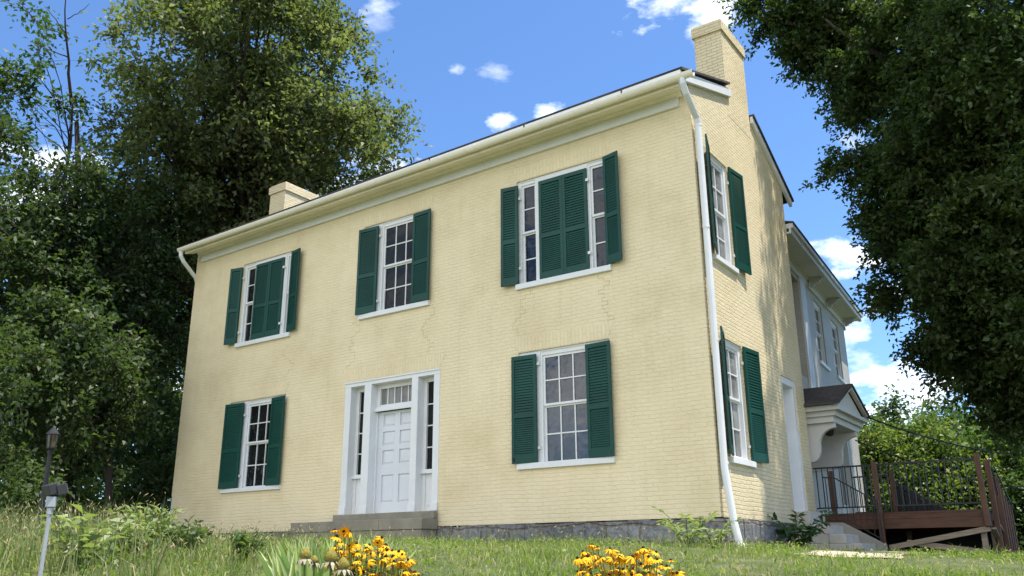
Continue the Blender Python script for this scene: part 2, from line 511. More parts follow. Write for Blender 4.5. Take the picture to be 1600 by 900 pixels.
# ------------------------------------------------------------------ ground
SV = np.array([-0.5699, 0.8217])       # level direction of view, for the bank below the lawn
S_PTS = [-400, -2, 0, 2, 3, 4, 5, 6, 8, 11, 400]
S_OFF = [-2.2, -1.62, -1.55, -1.45, -1.12, -0.72, -0.46, -0.30, -0.13, 0, 0]
def ground(x, y):
    x = np.asarray(x, float); y = np.asarray(y, float)
    z = 0.09 - 0.019 * np.clip(x, -14, 0) - 0.045 * np.clip(x, 0, 4)
    s = (x - CAM[0]) * SV[0] + (y - CAM[1]) * SV[1]
    z = z + np.interp(s, S_PTS, S_OFF)
    z = z - 0.10 * np.clip(y - 8, 0, 12) - 0.02 * np.clip(y - 20, 0, 60)
    z = z - 0.05 * np.clip(-x - 16, 0, 20)
    return z + 0.02 * np.sin(x * 1.7 + y * 0.6) * np.cos(y * 1.3 - x * 0.4)

def axis_pts(c0, c1, step, far):
    core = list(np.arange(c0, c1 + 1e-6, step))
    out, d = [], step
    while d < far:
        d *= 1.45
        out.append(d)
    out = np.cumsum(out)
    return np.array([c0 - o for o in out[::-1]] + core + [c1 + o for o in out])
gx, gy = axis_pts(-24, 16, 0.4, 260), axis_pts(-16, 22, 0.4, 260)
X, Y = np.meshgrid(gx, gy, indexing='ij')
Z = ground(X, Y)
mb = MB()
idx = lambda i, j: i * len(gy) + j
mb.verts_faces(np.stack([X, Y, Z], -1).reshape(-1, 3), [(idx(i, j), idx(i + 1, j), idx(i + 1, j + 1), idx(i, j + 1)) for i in range(len(gx) - 1) for j in range(len(gy) - 1)])
g = tag(mb.build('ground', M['earth'], smooth=True, uv=False), kind='structure')

def ground_sheet(name, pts_fn, mat, n, mseg, lift):
    mb = MB()
    vs_, fs_ = [], []
    for i in range(n + 1):
        for j in range(mseg + 1):
            x, y = pts_fn(i / n, j / mseg)
            vs_.append((x, y, float(ground(x, y)) + lift))
    for i in range(n):
        for j in range(mseg):
            a = i * (mseg + 1) + j
            fs_.append((a, a + mseg + 1, a + mseg + 2, a + 1))
    mb.verts_faces(vs_, fs_)
    return tag(mb.build(name, mat, uv=False), kind='structure')
ground_sheet('gravel_strip', lambda a, b: (-14.0 + 13.6 * a, -1.35 - 0.9 * b + 0.18 * math.sin(a * 31) * (1 if b > .5 else .6)), M['gravel'], 60, 4, 0.012)
ground_sheet('path', lambda a, b: (1.35 + 1.15 * b + 0.25 * a + 0.06 * math.sin(a * 23 + b * 4), 3.6 - 5.6 * a + 0.12 * math.sin(b * 9)), M['flag'], 40, 6, 0.014)

# ------------------------------------------------------------------ house
house = tag(empty('brick_house', (-6.7, 2.4, 0.1)), 'two-storey cream painted brick house with dark green louvred shutters and white trim', 'house')
class HouseSpace:
    pass
def hb(mb, name, mats, parent, **kw):
    """build at world coordinates under a parent that stands elsewhere"""
    o = mb.build(name, mats, None, **kw)
    if parent:
        bpy.context.view_layer.update()
        o.parent = parent
        o.matrix_parent_inverse = parent.matrix_world.inverted()
    return o

XL, XR, YB = -13.44, 0.0, 4.853
ZB, ZT = 0.534, 7.50
def wall_grid(mb, a0, a1, z0, z1, holes, place, depth):
    """plane wall with rectangular openings and reveals; place(a, z, d) -> point, d inward depth"""
    As = sorted({a0, a1, *[h[0] for h in holes], *[h[1] for h in holes]})
    Zs = sorted({z0, z1, *[h[2] for h in holes], *[h[3] for h in holes]})
    for i in range(len(As) - 1):
        for k in range(len(Zs) - 1):
            ca, cz = (As[i] + As[i + 1]) / 2, (Zs[k] + Zs[k + 1]) / 2
            if any(h[0] < ca < h[1] and h[2] < cz < h[3] for h in holes):
                continue
            mb.face([place(As[i], Zs[k], 0), place(As[i + 1], Zs[k], 0), place(As[i + 1], Zs[k + 1], 0), place(As[i], Zs[k + 1], 0)])
    for h in holes:
        c = [(h[0], h[2]), (h[1], h[2]), (h[1], h[3]), (h[0], h[3])]
        for (p, q) in zip(c, c[1:] + c[:1]):
            mb.face([place(*p, 0), place(*p, depth), place(*q, depth), place(*q, 0)])

front_pl = lambda a, z, d: (a + (0.07 if a < XL + .01 and z < 1 else (-0.09 if a < XL + .01 else 0)), d, z)
side_pl = lambda a, z, d: (-d, a, z)
HF = {'LL': (-11.65, -9.76, 1.45, 3.435), 'UL': (-11.62, -9.80, 4.78, 6.80), 'UM': (-7.62, -5.75, 4.81, 6.85), 'UR': (-3.61, -1.65, 4.73, 6.86), 'LR': (-3.60, -1.745, 1.48, 3.50)}
DOOR = (-7.93, -5.41, 0.81, 3.46)
HS = {'SU': (0.66, 1.52, 4.80, 6.77), 'SL': (0.62, 1.48, 1.45, 3.40)}
SDOOR = (3.50, 4.34, 0.75, 3.25)
mb = MB()
wall_grid(mb, XL, XR, ZB, ZT, list(HF.values()) + [DOOR], front_pl, 0.30)
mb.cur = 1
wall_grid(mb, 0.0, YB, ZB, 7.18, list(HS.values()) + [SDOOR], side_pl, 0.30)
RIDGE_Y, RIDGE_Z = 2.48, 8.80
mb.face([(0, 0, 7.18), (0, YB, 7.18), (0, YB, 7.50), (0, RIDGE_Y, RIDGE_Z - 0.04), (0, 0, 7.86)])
mb.cur = 0
mb.face([(XL, 0, ZB), (XL, YB, ZB), (XL, YB, 7.50), (XL, RIDGE_Y, RIDGE_Z - 0.04), (XL, 0, 7.7)])
mb.face([(XL, YB, ZB), (0, YB, ZB), (0, YB, 7.5), (XL, YB, 7.5)])
mb.face([(XL, 0.0, ZT), (XR, 0.0, ZT), (XR, 0.0, 7.86), (XL, 0.0, 7.7)])
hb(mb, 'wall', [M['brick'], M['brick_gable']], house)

# foundation, a little proud and irregular on top
mb = MB()
xs = np.linspace(XL - 0.0, 0.03, 70)
for i in range(len(xs) - 1):
    mb.box(xs[i], xs[i + 1], -0.030 + rng.uniform(-.012, .01), 0.3, -0.5, ZB - 0.004 + rng.uniform(-0.02, 0.006))
ys = np.linspace(0.3, YB, 26)
for i in range(len(ys) - 1):
    mb.box(-0.3, 0.028 + rng.uniform(-.012, .01), ys[i], ys[i + 1], -0.5, ZB - 0.004 + rng.uniform(-0.02, 0.006))
hb(mb, 'foundation', M['rubble'], house)

# flat arches of upright bricks over the openings
for (a0, a1, z0, z1) in list(HF.values()):
    mb = MB()
    mb.prism([(a0 + .02, -0.004, z1 + .012), (a1 - .02, -0.004, z1 + .012), (a1 + .10, -0.004, z1 + .27), (a0 - .10, -0.004, z1 + .27)], (0, 0.003, 0))
    hb(mb, 'brick_arch', M['arch'], house)
mb = MB()
mb.prism([(DOOR[0] + .02, -0.004, DOOR[3] + .012), (DOOR[1] - .02, -0.004, DOOR[3] + .012), (DOOR[1] + .14, -0.004, DOOR[3] + .29), (DOOR[0] - .14, -0.004, DOOR[3] + .29)], (0, 0.003, 0))
hb(mb, 'brick_arch', M['arch'], house)

# stepped settlement cracks: thin uneven lines of open mortar between openings
M['crack'] = paint('open_mortar_joint', (0.60, 0.48, 0.28), 0.9, 0.2, 12)
def crack(x, z, ztop, seed):
    rr = random.Random(seed)
    c = MB()
    d = 1
    while z < ztop:
        c.box(x - .004, x + .004, -0.0025, 0.002, z, z + .07)
        z += .07
        step = rr.choice((-.11, .11, .11 * d, 0.05 * d, 0))
        if step:
            c.box(min(x, x + step) - .004, max(x, x + step) + .004, -0.0032, 0.0015, z - .004, z + .004)
        x += step
        if rr.random() < .3: d = -d
    return c
for cx, cz, ct, sd in ((-1.75, 3.75, 4.70, 1), (-3.60, 3.8, 4.64, 5), (-7.95, 3.75, 4.72, 3), (-5.75, 3.78, 4.74, 9), (-9.75, 3.9, 4.5, 4)):
    hb(crack(cx, cz, ct, sd), 'crack', M['crack'], house)

# ---------------------------------------------------------------- roof and eaves
def eave_z(x):                       # the eave sags a touch to the far end
    return 7.585 + 0.0135 * x
ro = MB()
XE0, XE1 = XL - 0.12, 0.16
def roof_edge(x):
    return eave_z(x) + 0.10 + 0.085 * (x + 13.5) / 13.5
def roof_strip(x0, x1):
    f0, f1 = roof_edge(x0), roof_edge(x1)
    r0, r1 = RIDGE_Z + 0.0035 * x0 + .05, RIDGE_Z + 0.0035 * x1 + .05
    yb, zb_ = 5.36, 7.40
    for d in (0.0, -0.05):
        pass
    ro.hexa([(x0, -0.50, f0), (x1, -0.50, f1), (x1, RIDGE_Y, r1), (x0, RIDGE_Y, r0)][::-1], [(x0, -0.50, f0 + .045), (x1, -0.50, f1 + .045), (x1, RIDGE_Y, r1 + .045), (x0, RIDGE_Y, r0 + .045)][::-1])
    ro.hexa([(x0, RIDGE_Y, r0), (x1, RIDGE_Y, r1), (x1, yb, zb_), (x0, yb, zb_)][::-1], [(x0, RIDGE_Y, r0 + .0445), (x1, RIDGE_Y, r1 + .0445), (x1, yb, zb_ + .045), (x0, yb, zb_ + .045)][::-1])
# seen edge: the strip stops at the gable chimney
roof_strip(XE0, -0.62)
roof_split = [(-0.62, XE1 - .06)]
for x0, x1 in roof_split:
    f0, f1 = roof_edge(x0), roof_edge(x1)
    k = (1.86 + .5) / (RIDGE_Y + .5)
    m0, m1 = f0 + k * (RIDGE_Z + .05 - f0), f1 + k * (RIDGE_Z + .05 - f1)
    ro.hexa([(x0, -0.50, f0), (x1, -0.50, f1), (x1, 1.86, m1), (x0, 1.86, m0)][::-1], [(x0, -0.50, f0 + .045), (x1, -0.50, f1 + .045), (x1, 1.86, m1 + .045), (x0, 1.86, m0 + .045)][::-1])
    kb = (3.14 - RIDGE_Y) / (5.36 - RIDGE_Y)
    mz = RIDGE_Z + .05 + kb * (7.40 - RIDGE_Z - .05)
    ro.hexa([(x0, 3.14, mz), (x1, 3.14, mz), (x1, 5.36, 7.40), (x0, 5.36, 7.40)][::-1], [(x0, 3.14, mz + .045), (x1, 3.14, mz + .045), (x1, 5.36, 7.445), (x0, 5.36, 7.445)][::-1])
roof = hb(ro, 'roof', M['shingle'], house)

# chimneys
def chimney(x0, x1, y0, y1, z0, z1, px_):
    c = MB()
    c.box(x0, x1, y0, y1, z0, z1 - .24)
    c.box(x0 - .035, x1 + .035, y0 - .035, y1 + .035, z1 - .24, z1 - .02)
    c.box(x0 - .0, x1 + .0, y0 - .0, y1 + .0, z1 - .02, z1 + .02)
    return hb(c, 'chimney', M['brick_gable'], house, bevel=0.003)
chimney(-0.56, 0.003, 1.88, 3.11, 8.0, 10.12, 0)
chimney(-13.24, -12.62, 1.88, 3.11, 7.5, 9.95, 0)

# rake boards on the gable
mb = MB()
def rake(p, q, h):
    (y0, z0), (y1, z1) = p, q
    mb.prism([(0.004, y0, z0), (0.004, y1, z1), (0.004, y1, z1 + h), (0.004, y0, z0 + h)], (0.062, 0, 0))
rake((-0.38, 7.63), (1.99, 8.42), 0.17)
rake((3.14, 8.38), (5.30, 7.27), 0.14)
hb(mb, 'rake_board', M['white'], house, bevel=0.004)

# cornice: frieze, crown moulding, sloping soffit
mb = MB()
def along(x0, x1, poly):
    """poly of (y, dz) with dz from eave_z"""
    a = [(x0, y, eave_z(x0) + dz) for y, dz in poly]
    b_ = [(x1, y, eave_z(x1) + dz) for y, dz in poly]
    n = len(poly)
    mb.verts_faces(a + b_, [tuple(range(n)), tuple(reversed(range(n, 2 * n)))] + [(i, n + i, n + (i + 1) % n, (i + 1) % n) for i in range(n)])
along(XL + .14, -0.20, [(-0.002, -0.205), (-0.055, -0.205), (-0.055, -0.03), (-0.002, -0.03)])
hb(mb, 'frieze', M['white'], house, bevel=0.004)
mb = MB()
along(XL + .06, -0.13, [(-0.003, -0.028), (-0.075, -0.028), (-0.080, -0.006), (-0.125, 0.0), (-0.130, 0.022), (-0.172, 0.03), (-0.172, 0.05), (-0.003, 0.05)])
along(XL - .02, -0.01, [(-0.173, 0.012), (-0.43, -0.062), (-0.44, 0.06), (-0.003, 0.10), (-0.003, 0.054), (-0.173, 0.054)])
hb(mb, 'soffit', M['soffit'], house, bevel=0.004)
mb = MB()
mb.hexa([(XL - .05, -.499, eave_z(XL) + .092), (.068, -.499, eave_z(0) + .095), (.068, -.44, eave_z(0) + .095), (XL - .05, -.44, eave_z(XL) + .092)], [(XL - .05, -.499, roof_edge(XL) - .001), (.068, -.499, roof_edge(0) + .002), (.068, -.44, roof_edge(0) + .002), (XL - .05, -.44, roof_edge(XL) - .001)])
hb(mb, 'fascia', M['white'], house)
for xj in (-1.05, -3.1, -5.4):
    mb = MB(); mb.box(xj, xj + .025, -.507, -.500, eave_z(xj) + .08, roof_edge(xj) + .003)
    hb(mb, 'gutter_bracket', M['iron'], house)
# gutter: half round trough
mb = MB()
prof = []
for k in range(13):
    a = math.pi + math.pi * k / 12
    prof.append((-0.505 + 0.066 * math.cos(a), 0.075 + 0.100 * math.sin(a)))
prof2 = [(-0.505 + 0.060 * math.cos(math.pi + math.pi * k / 12), 0.078 + 0.090 * math.sin(math.pi + math.pi * k / 12)) for k in range(12, -1, -1)]
along(XL - .16, 0.30, prof + prof2)
for xj in (-11.9, -9.6, -6.9, -4.2, -1.6):       # joint bands
    along(xj, xj + .03, [(y * 1.0 + (y + .505) * .06, z - .004) for y, z in prof] + [(y, z + .004) for y, z in prof2])
hb(mb, 'gutter', M['offwhite'], house)
# downspouts
mb = MB()
mb.tube([(0.10, -0.50, 7.62), (0.10, -0.49, 7.50), (0.10, -0.40, 7.36), (0.085, 0.03, 7.10), (0.085, 0.075, 6.98), (0.085, 0.08, 5.0), (0.085, 0.06, 1.25), (0.10, 0.07, 1.05), (0.15, 0.10, 0.45), (0.20, 0.12, 0.16), (0.27, 0.10, 0.07), (0.42, 0.05, 0.04)], 0.056, 12)
for z in (6.95, 5.1, 3.2, 1.3):
    mb.tube([(0.085, 0.078, z), (0.085, 0.078, z + .04)], 0.062, 12)
hb(mb, 'downspout', M['white'], house, smooth=False)
mb = MB()
mb.tube([(XL - .08, -0.50, 7.42), (XL - .08, -0.49, 7.28), (XL - .08, -0.40, 7.16), (XL - .13, 0.03, 6.85), (XL - .13, 0.10, 6.70), (XL - .13, 0.10, 0.4)], 0.052, 12)
hb(mb, 'downspout', M['white'], house)

# ---------------------------------------------------------------- windows
def shutter(parent, place, a0, a1, z0, z1, name='shutter', slats=(20, 17)):
    """louvred leaf; place(a, d, z): a along wall, d outwards"""
    s = MB()
    w = a1 - a0
    st, th = min(0.058, w * .16), 0.034
    mid = z0 + (z1 - z0) * 0.435
    bx = lambda p, q, r0, r1, d0, d1: s.hexa([place(p, d0, r0), place(q, d0, r0), place(q, d1, r0), place(p, d1, r0)], [place(p, d0, r1), place(q, d0, r1), place(q, d1, r1), place(p, d1, r1)])
    bx(a0, a0 + st, z0, z1, 0, th)
    bx(a1 - st, a1, z0, z1, 0, th)
    bx(a0 + st, a1 - st, z0, z0 + .15, .001, th - .001)
    bx(a0 + st, a1 - st, z1 - .075, z1, .001, th - .001)
    bx(a0 + st, a1 - st, mid - .04, mid + .04, .001, th - .001)
    for (r0, r1, n) in ((z0 + .15, mid - .04, slats[1]), (mid + .04, z1 - .075, slats[0])):
        pitch = (r1 - r0) / n
        for i in range(n):
            zc = r0 + pitch * (i + .5)
            t_, hh = .004, pitch * .5 + .008
            # top edge to the back, bottom edge to the front
            q0 = [place(a0 + st, th * .86, zc - hh - t_), place(a0 + st, th * .86, zc - hh + t_), place(a0 + st, th * .12, zc + hh + t_), place(a0 + st, th * .12, zc + hh - t_)]
            q1 = [place(a1 - st, th * .86, zc - hh - t_), place(a1 - st, th * .86, zc - hh + t_), place(a1 - st, th * .12, zc + hh + t_), place(a1 - st, th * .12, zc + hh - t_)]
            s.hexa(q0, q1)
    o = hb(s, name, M['green'], parent)
    return o

def shutter_dog(parent, base, a, z):
    s = MB()
    s.box(-.012, .012, -.02, .02, -.035, .03)
    c = base(a, .075, z)
    s.xform(lambda p: p + np.array(c))
    return hb(s, 'shutter_dog', M['iron'], parent)

def hinge(parent, place, a, zs):
    for z in zs:
        s = MB()
        p = [place(a - .03, .0, z - .025), place(a + .03, .0, z - .025), place(a + .03, .022, z - .025), place(a - .03, .022, z - .025)]
        q = [place(a - .03, .0, z + .025), place(a + .03, .0, z + .025), place(a + .03, .022, z + .025), place(a - .03, .022, z + .025)]
        s.hexa(p, q)
        hb(s, 'hinge', M['white'], parent)

def sash_window(parent_house, place, hole, sill, glass_spans, cols_list, meet, head, glass='glass', zglass=None, casing=None):
    """place(a, d, z): d > 0 outwards from the wall face. One mesh frame, panes and sill as sub-parts"""
    a0, a1, z0, z1 = hole
    f = MB()
    bx = lambda p, q, r0, r1, d0, d1: f.hexa([place(p, d0, r0), place(q, d0, r0), place(q, d1, r0), place(p, d1, r0)], [place(p, d0, r1), place(q, d0, r1), place(q, d1, r1), place(p, d1, r1)])
    # box frame that fills the opening; members butt
    top = z1 - head
    edges = [a0]
    for (g0, g1) in glass_spans:
        edges += [g0, g1]
    edges.append(a1)
    for i in range(0, len(edges), 2):
        if edges[i + 1] - edges[i] > .005:
            bx(edges[i], edges[i + 1], z0, z1 - .03, -0.16, -0.035)
            e0, e1 = edges[i], edges[i + 1]
            if e1 - e0 > .14:           # thin backband to give the casing an edge
                bx(e0 + (.0 if i else .0), e1 - .035, z0, z1 - .03, -0.034, -0.022)
    bx(a0, a1, z1 - .03, z1 - .001, -0.16, -0.030)
    for (g0, g1), ncol in zip(glass_spans, cols_list):
        bx(g0, g1, top, z1 - .03, -0.15, -0.042)
        sr = .045
        # upper sash (outer) and lower sash (inner)
        for (r0, r1, dd, low) in ((meet, top, -0.062, False), (z0, meet, -0.090, True)):
            d0, d1 = dd - .034, dd
            br_ = .07 if low else .038
            tr_ = .030 if low else sr
            ss = .038
            bx(g0, g0 + ss, r0, r1, d0, d1)
            bx(g1 - ss, g1, r0, r1, d0, d1)
            bx(g0 + ss, g1 - ss, r0, r0 + br_, d0, d1 + (.004 if not low else 0))
            bx(g0 + ss, g1 - ss, r1 - tr_, r1, d0, d1)
            mw = .011
            h0, h1 = r0 + br_, r1 - tr_
            zc = (h0 + h1) / 2
            bx(g0 + ss, g1 - ss, zc - mw, zc + mw, d0 + .006, d1 - .004)
            for c in range(1, ncol):
                ac = g0 + ss + (g1 - g0 - 2 * ss) * c / ncol
                bx(ac - mw, ac + mw, h0, zc - mw, d0 + .006, d1 - .005)
                bx(ac - mw, ac + mw, zc + mw, h1, d0 + .006, d1 - .005)
    win = hb(f, 'window', M['white'], parent_house)
    for (g0, g1), ncol in zip(glass_spans, cols_list):
        gm = MB()
        for (r0, r1, dd) in ((meet + .02, top - .02, -0.086), (z0 + .03, meet - .01, -0.114)):
            n = ncol
            gm.hexa([place(g0 + .02, dd - .006, r0), place(g1 - .02, dd - .006, r0), place(g1 - .02, dd, r0), place(g0 + .02, dd, r0)], [place(g0 + .02, dd - .006, r1), place(g1 - .02, dd - .006, r1), place(g1 - .02, dd, r1), place(g0 + .02, dd, r1)])
        hb(gm, 'pane', M[glass], win)
    s0, s1, sz0, sz1 = sill
    sm = MB()
    sm.hexa([place(s0, -0.12, sz0), place(s1, -0.12, sz0), place(s1, 0.055, sz0), place(s0, 0.055, sz0)], [place(s0, -0.12, sz1 + .015), place(s1, -0.12, sz1 + .015), place(s1, 0.055, sz1), place(s0, 0.055, sz1)])
    hb(sm, 'sill', M['white'], win, bevel=0.005)
    return win

FP = lambda a, d, z: (a, -d, z)
SP = lambda a, d, z: (d, a, z)
so_ = 0.028      # shutters stand a little off the wall
def off_place(base, o):
    return lambda a, d, z: base(a, d + o, z)
def swung(base, hinge_a, o, ang):
    """leaf hinged at hinge_a, swung ang degrees off the wall"""
    ca, sa = math.cos(R(ang)), math.sin(R(ang))
    def pl(a, d, z):
        u_ = a - hinge_a
        return base(hinge_a + u_ * ca - d * sa * (1 if u_ < 0 else -1) * 0, o + abs(u_) * sa + d * ca, z)
    return pl
FS = off_place(FP, so_)

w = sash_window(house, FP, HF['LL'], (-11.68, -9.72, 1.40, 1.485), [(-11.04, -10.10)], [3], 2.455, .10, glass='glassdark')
tag(w, 'lower front window at the end away from the drain pipe')
shutter(w, swung(FP, -11.12, .02, 4), -11.71, -11.12, 1.49, 3.385)
shutter(w, swung(FP, -10.17, .02, 6), -10.17, -9.695, 1.49, 3.385)
hinge(w, FP, -11.11, (1.75, 3.1))
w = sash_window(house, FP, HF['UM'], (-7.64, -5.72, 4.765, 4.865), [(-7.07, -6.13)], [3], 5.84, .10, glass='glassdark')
shutter(w, swung(FP, -7.155, .02, 4), -7.69, -7.155, 4.868, 6.775)
shutter(w, swung(FP, -6.175, .02, 5), -6.175, -5.68, 4.875, 6.80)
hinge(w, FP, -7.145, (5.1, 6.55))
w = sash_window(house, FP, HF['LR'], (-3.62, -1.715, 1.43, 1.53), [(-3.11, -2.18)], [3], 2.50, .10)
shutter(w, swung(FP, -3.195, .02, 3), -3.70, -3.195, 1.53, 3.425)
shutter(w, swung(FP, -2.185, .02, 5), -2.185, -1.69, 1.53, 3.445)
hinge(w, FP, -3.18, (1.78, 3.25))
for q_, z_ in ((-3.66, 1.60), (-1.73, 1.60)):
    shutter_dog(w, FP, q_, z_)
# triple windows upstairs
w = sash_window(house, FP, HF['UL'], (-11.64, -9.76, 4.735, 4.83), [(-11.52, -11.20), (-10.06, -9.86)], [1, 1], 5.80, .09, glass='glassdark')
shutter(w, swung(FP, -11.61, .02, 12), -11.965, -11.61, 4.83, 6.725)
shutter(w, FP if False else off_place(FP, -0.02), -11.145, -10.655, 4.835, 6.70)
shutter(w, off_place(FP, -0.02), -10.65, -10.165, 4.835, 6.70)
shutter(w, swung(FP, -9.87, .02, 12), -9.87, -9.51, 4.845, 6.755)
hinge(w, FP, -11.60, (5.1, 6.45)); hinge(w, FP, -10.15, (5.1, 6.45))
w = sash_window(house, FP, HF['UR'], (-3.62, -1.63, 4.685, 4.785), [(-3.52, -3.20), (-2.02, -1.70)], [1, 1], 5.79, .09, glass='glassblue')
shutter(w, swung(FP, -3.555, .02, 8), -3.915, -3.555, 4.785, 6.765)
shutter(w, off_place(FP, -0.02), -3.105, -2.592, 4.775, 6.74)
shutter(w, off_place(FP, -0.02), -2.588, -2.072, 4.775, 6.74)
shutter(w, swung(FP, -1.705, .02, 14), -1.705, -1.355, 4.80, 6.835)
hinge(w, FP, -3.545, (5.1, 6.5)); hinge(w, FP, -2.055, (5.1, 6.5))
for q_, z_ in ((-3.88, 4.85), (-1.40, 4.88)):
    shutter_dog(w, FP, q_, z_)
# gable windows
w = sash_window(house, SP, HS['SU'], (0.52, 1.56, 4.715, 4.80), [(0.74, 1.42)], [2], 5.74, .10, glass='glasspale')
shutter(w, swung(SP, 0.62, .02, 17), 0.10, 0.62, 4.82, 6.80)
shutter(w, swung(SP, 1.52, .02, 6), 1.52, 2.06, 4.82, 6.77)
hinge(w, SP, 1.515, (5.05, 6.45))
w = sash_window(house, SP, HS['SL'], (0.55, 1.57, 1.365, 1.46), [(0.70, 1.38)], [2], 2.43, .10, glass='glasspale')
shutter(w, swung(SP, 0.60, .02, 17), 0.09, 0.60, 1.47, 3.44)
shutter(w, swung(SP, 1.46, .02, 6), 1.46, 2.03, 1.47, 3.39)
hinge(w, SP, 1.455, (1.7, 3.1))

# ---------------------------------------------------------------- front doorway
dx0, dx1, dz0, dz1 = DOOR
f = MB()
B = lambda x0, x1, y0, y1, z0, z1: f.box(x0, x1, y0, y1, z0, z1)
FD = -0.012
B(dx0, -7.765, FD, .29, dz0, 3.352); B(-5.555, dx1, FD, .29, dz0, 3.352)       # outer pilasters
B(-7.375, -7.185, FD - .01, .29, dz0, 3.352); B(-6.105, -5.945, FD - .01, .29, dz0, 3.352)   # inner pilasters
B(dx0, dx1, FD - .004, .29, 3.352, dz1 - .002)
B(dx0 - .0, dx1 + .0, FD - .022, FD - .004, 3.425, dz1 - .003)
for (p0, p1) in ((dx0 - .005, -7.755), (-7.385, -7.175), (-6.115, -5.935), (-5.565, dx1 + .005)):      # plinth blocks
    B(p0, p1, FD - .028, FD - .0105 if p0 in (-7.385, -6.115) else FD - .0005, dz0 + .001, dz0 + .14)
# sidelight framing
for (s0, s1) in ((-7.765, -7.375), (-5.945, -5.555)):
    B(s0, s0 + .075, .17, .25, dz0, 3.352); B(s1 - .075, s1, .17, .25, dz0, 3.352)
    B(s0 + .075, s1 - .075, .17, .25, 3.27, 3.352)
    B(s0, s1, .12, .169, 1.51, 1.585)
    B(s0 + .075, s1 - .075, .19, .25, dz0, 1.585)
    B(s0 + .11, s1 - .11, .178, .1895, 0.93, 1.40)
    for z in (2.005, 2.42, 2.835):
        B(s0 + .075, s1 - .075, .195, .225, z - .012, z + .012)
# transom
B(-7.185, -6.105, .12, .25, 2.83, 2.895); B(-7.185, -6.105, .09, .118, 2.80, 2.86)
B(-7.185, -7.10, .16, .25, 2.895, 3.352); B(-6.19, -6.105, .16, .25, 2.895, 3.352)
B(-7.10, -6.19, .16, .25, 3.265, 3.352); B(-7.10, -6.19, .17, .25, 2.895, 2.94)
for k in range(1, 5):
    x = -7.10 + .91 * k / 5
    B(x - .011, x + .011, .185, .225, 2.94, 3.265)
B(-7.185, -7.155, .16, .25, dz0, 2.80); B(-6.135, -6.105, .16, .25, dz0, 2.80)
doorway = hb(f, 'doorway', M['white'], house, bevel=0.004)
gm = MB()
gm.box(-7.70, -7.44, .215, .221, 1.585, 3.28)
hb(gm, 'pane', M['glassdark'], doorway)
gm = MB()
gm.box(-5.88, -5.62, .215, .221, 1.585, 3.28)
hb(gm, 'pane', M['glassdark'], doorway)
gm = MB()
gm.box(-7.105, -6.185, .205, .211, 2.93, 3.27)
hb(gm, 'pane', M['glasspale'], doorway)
# door leaf with eight raised panels in sunk fields
M['doorwhite'] = paint('cool_white_door_paint', (0.66, 0.68, 0.71), 0.4, 0.03, 2.0, 0.06, 30)
d = MB()
L0, L1, DY = -7.152, -6.138, .20
rows = [(2.50, 2.745), (2.13, 2.40), (1.755, 2.03), (1.02, 1.55)]
zs_ = [dz0 + .02] + [z for r_ in reversed(rows) for z in r_] + [2.798]
cols = [(L0 + .13, L0 + .44), (L1 - .44, L1 - .13)]
d.box(L0, cols[0][0], DY, DY + .045, zs_[0], zs_[-1]); d.box(cols[0][1], cols[1][0], DY, DY + .045, zs_[0], zs_[-1]); d.box(cols[1][1], L1, DY, DY + .045, zs_[0], zs_[-1])
for (c0, c1) in cols:
    for i in range(0, len(zs_), 2):
        d.box(c0, c1, DY + .001, DY + .044, zs_[i], zs_[i + 1])
    for (r0, r1) in rows:
        d.box(c0, c1, DY + .028, DY + .042, r0, r1)
        m_ = .035
        d.hexa([(c0 + .012, DY + .0275, r0 + .012), (c1 - .012, DY + .0275, r0 + .012), (c1 - .012, DY + .0275, r1 - .012), (c0 + .012, DY + .0275, r1 - .012)],
               [(c0 + m_ + .01, DY + .012, r0 + m_ + .01), (c1 - m_ - .01, DY + .012, r0 + m_ + .01), (c1 - m_ - .01, DY + .012, r1 - m_ - .01), (c0 + m_ + .01, DY + .012, r1 - m_ - .01)])
door = hb(d, 'door', M['doorwhite'], doorway)

# side door, painted white
f = MB()
y0, y1, z0, z1 = SDOOR
f.box(-.30, -.02, y0, y0 + .10, z0, z1 - .14); f.box(-.30, -.02, y1 - .14, y1, z0, z1 - .14); f.box(-.30, -.015, y0, y1, z1 - .14, z1 - .002)
sd_ = hb(f, 'doorway', M['white'], house, bevel=0.004)
f = MB()
f.box(-.26, -.22, y0 + .10, y1 - .14, z0 + .02, z1 - .142)
for (r0, r1) in ((.9, 1.5), (1.7, 2.3), (2.45, 2.95)):
    f.box(-.2195, -.205, y0 + .2, y1 - .24, r0, r1)
hb(f, 'door', M['doorwhite'], sd_)

# dark room backing so light does not pass the shell
f = MB(); f.box(XL + .35, -.35, .35, YB - .1, 0.3, 7.0)
hb(f, 'interior', M['interior'], house)

# front steps: stone slabs below the doorway
st_ = tag(empty('stone_steps', (-7, -.3, .3)), 'worn grey limestone doorsteps below the white front doorway', 'steps')
f = MB(); f.box(-7.97, -5.385, -.14, -.034, .672, .805)
hb(f, 'step', M['stonestep'], st_, bevel=0.012)
f = MB(); f.box(-8.80, -6.42, -.47, -.034, .475, .670); f.box(-6.415, -5.375, -.475, -.034, .475, .668)
hb(f, 'step', M['stonestep'], st_, bevel=0.012)
f = MB(); f.box(-8.72, -5.40, -.455, -.036, -.1, .473)
hb(f, 'step', M['stonestep'], st_, bevel=0.012)

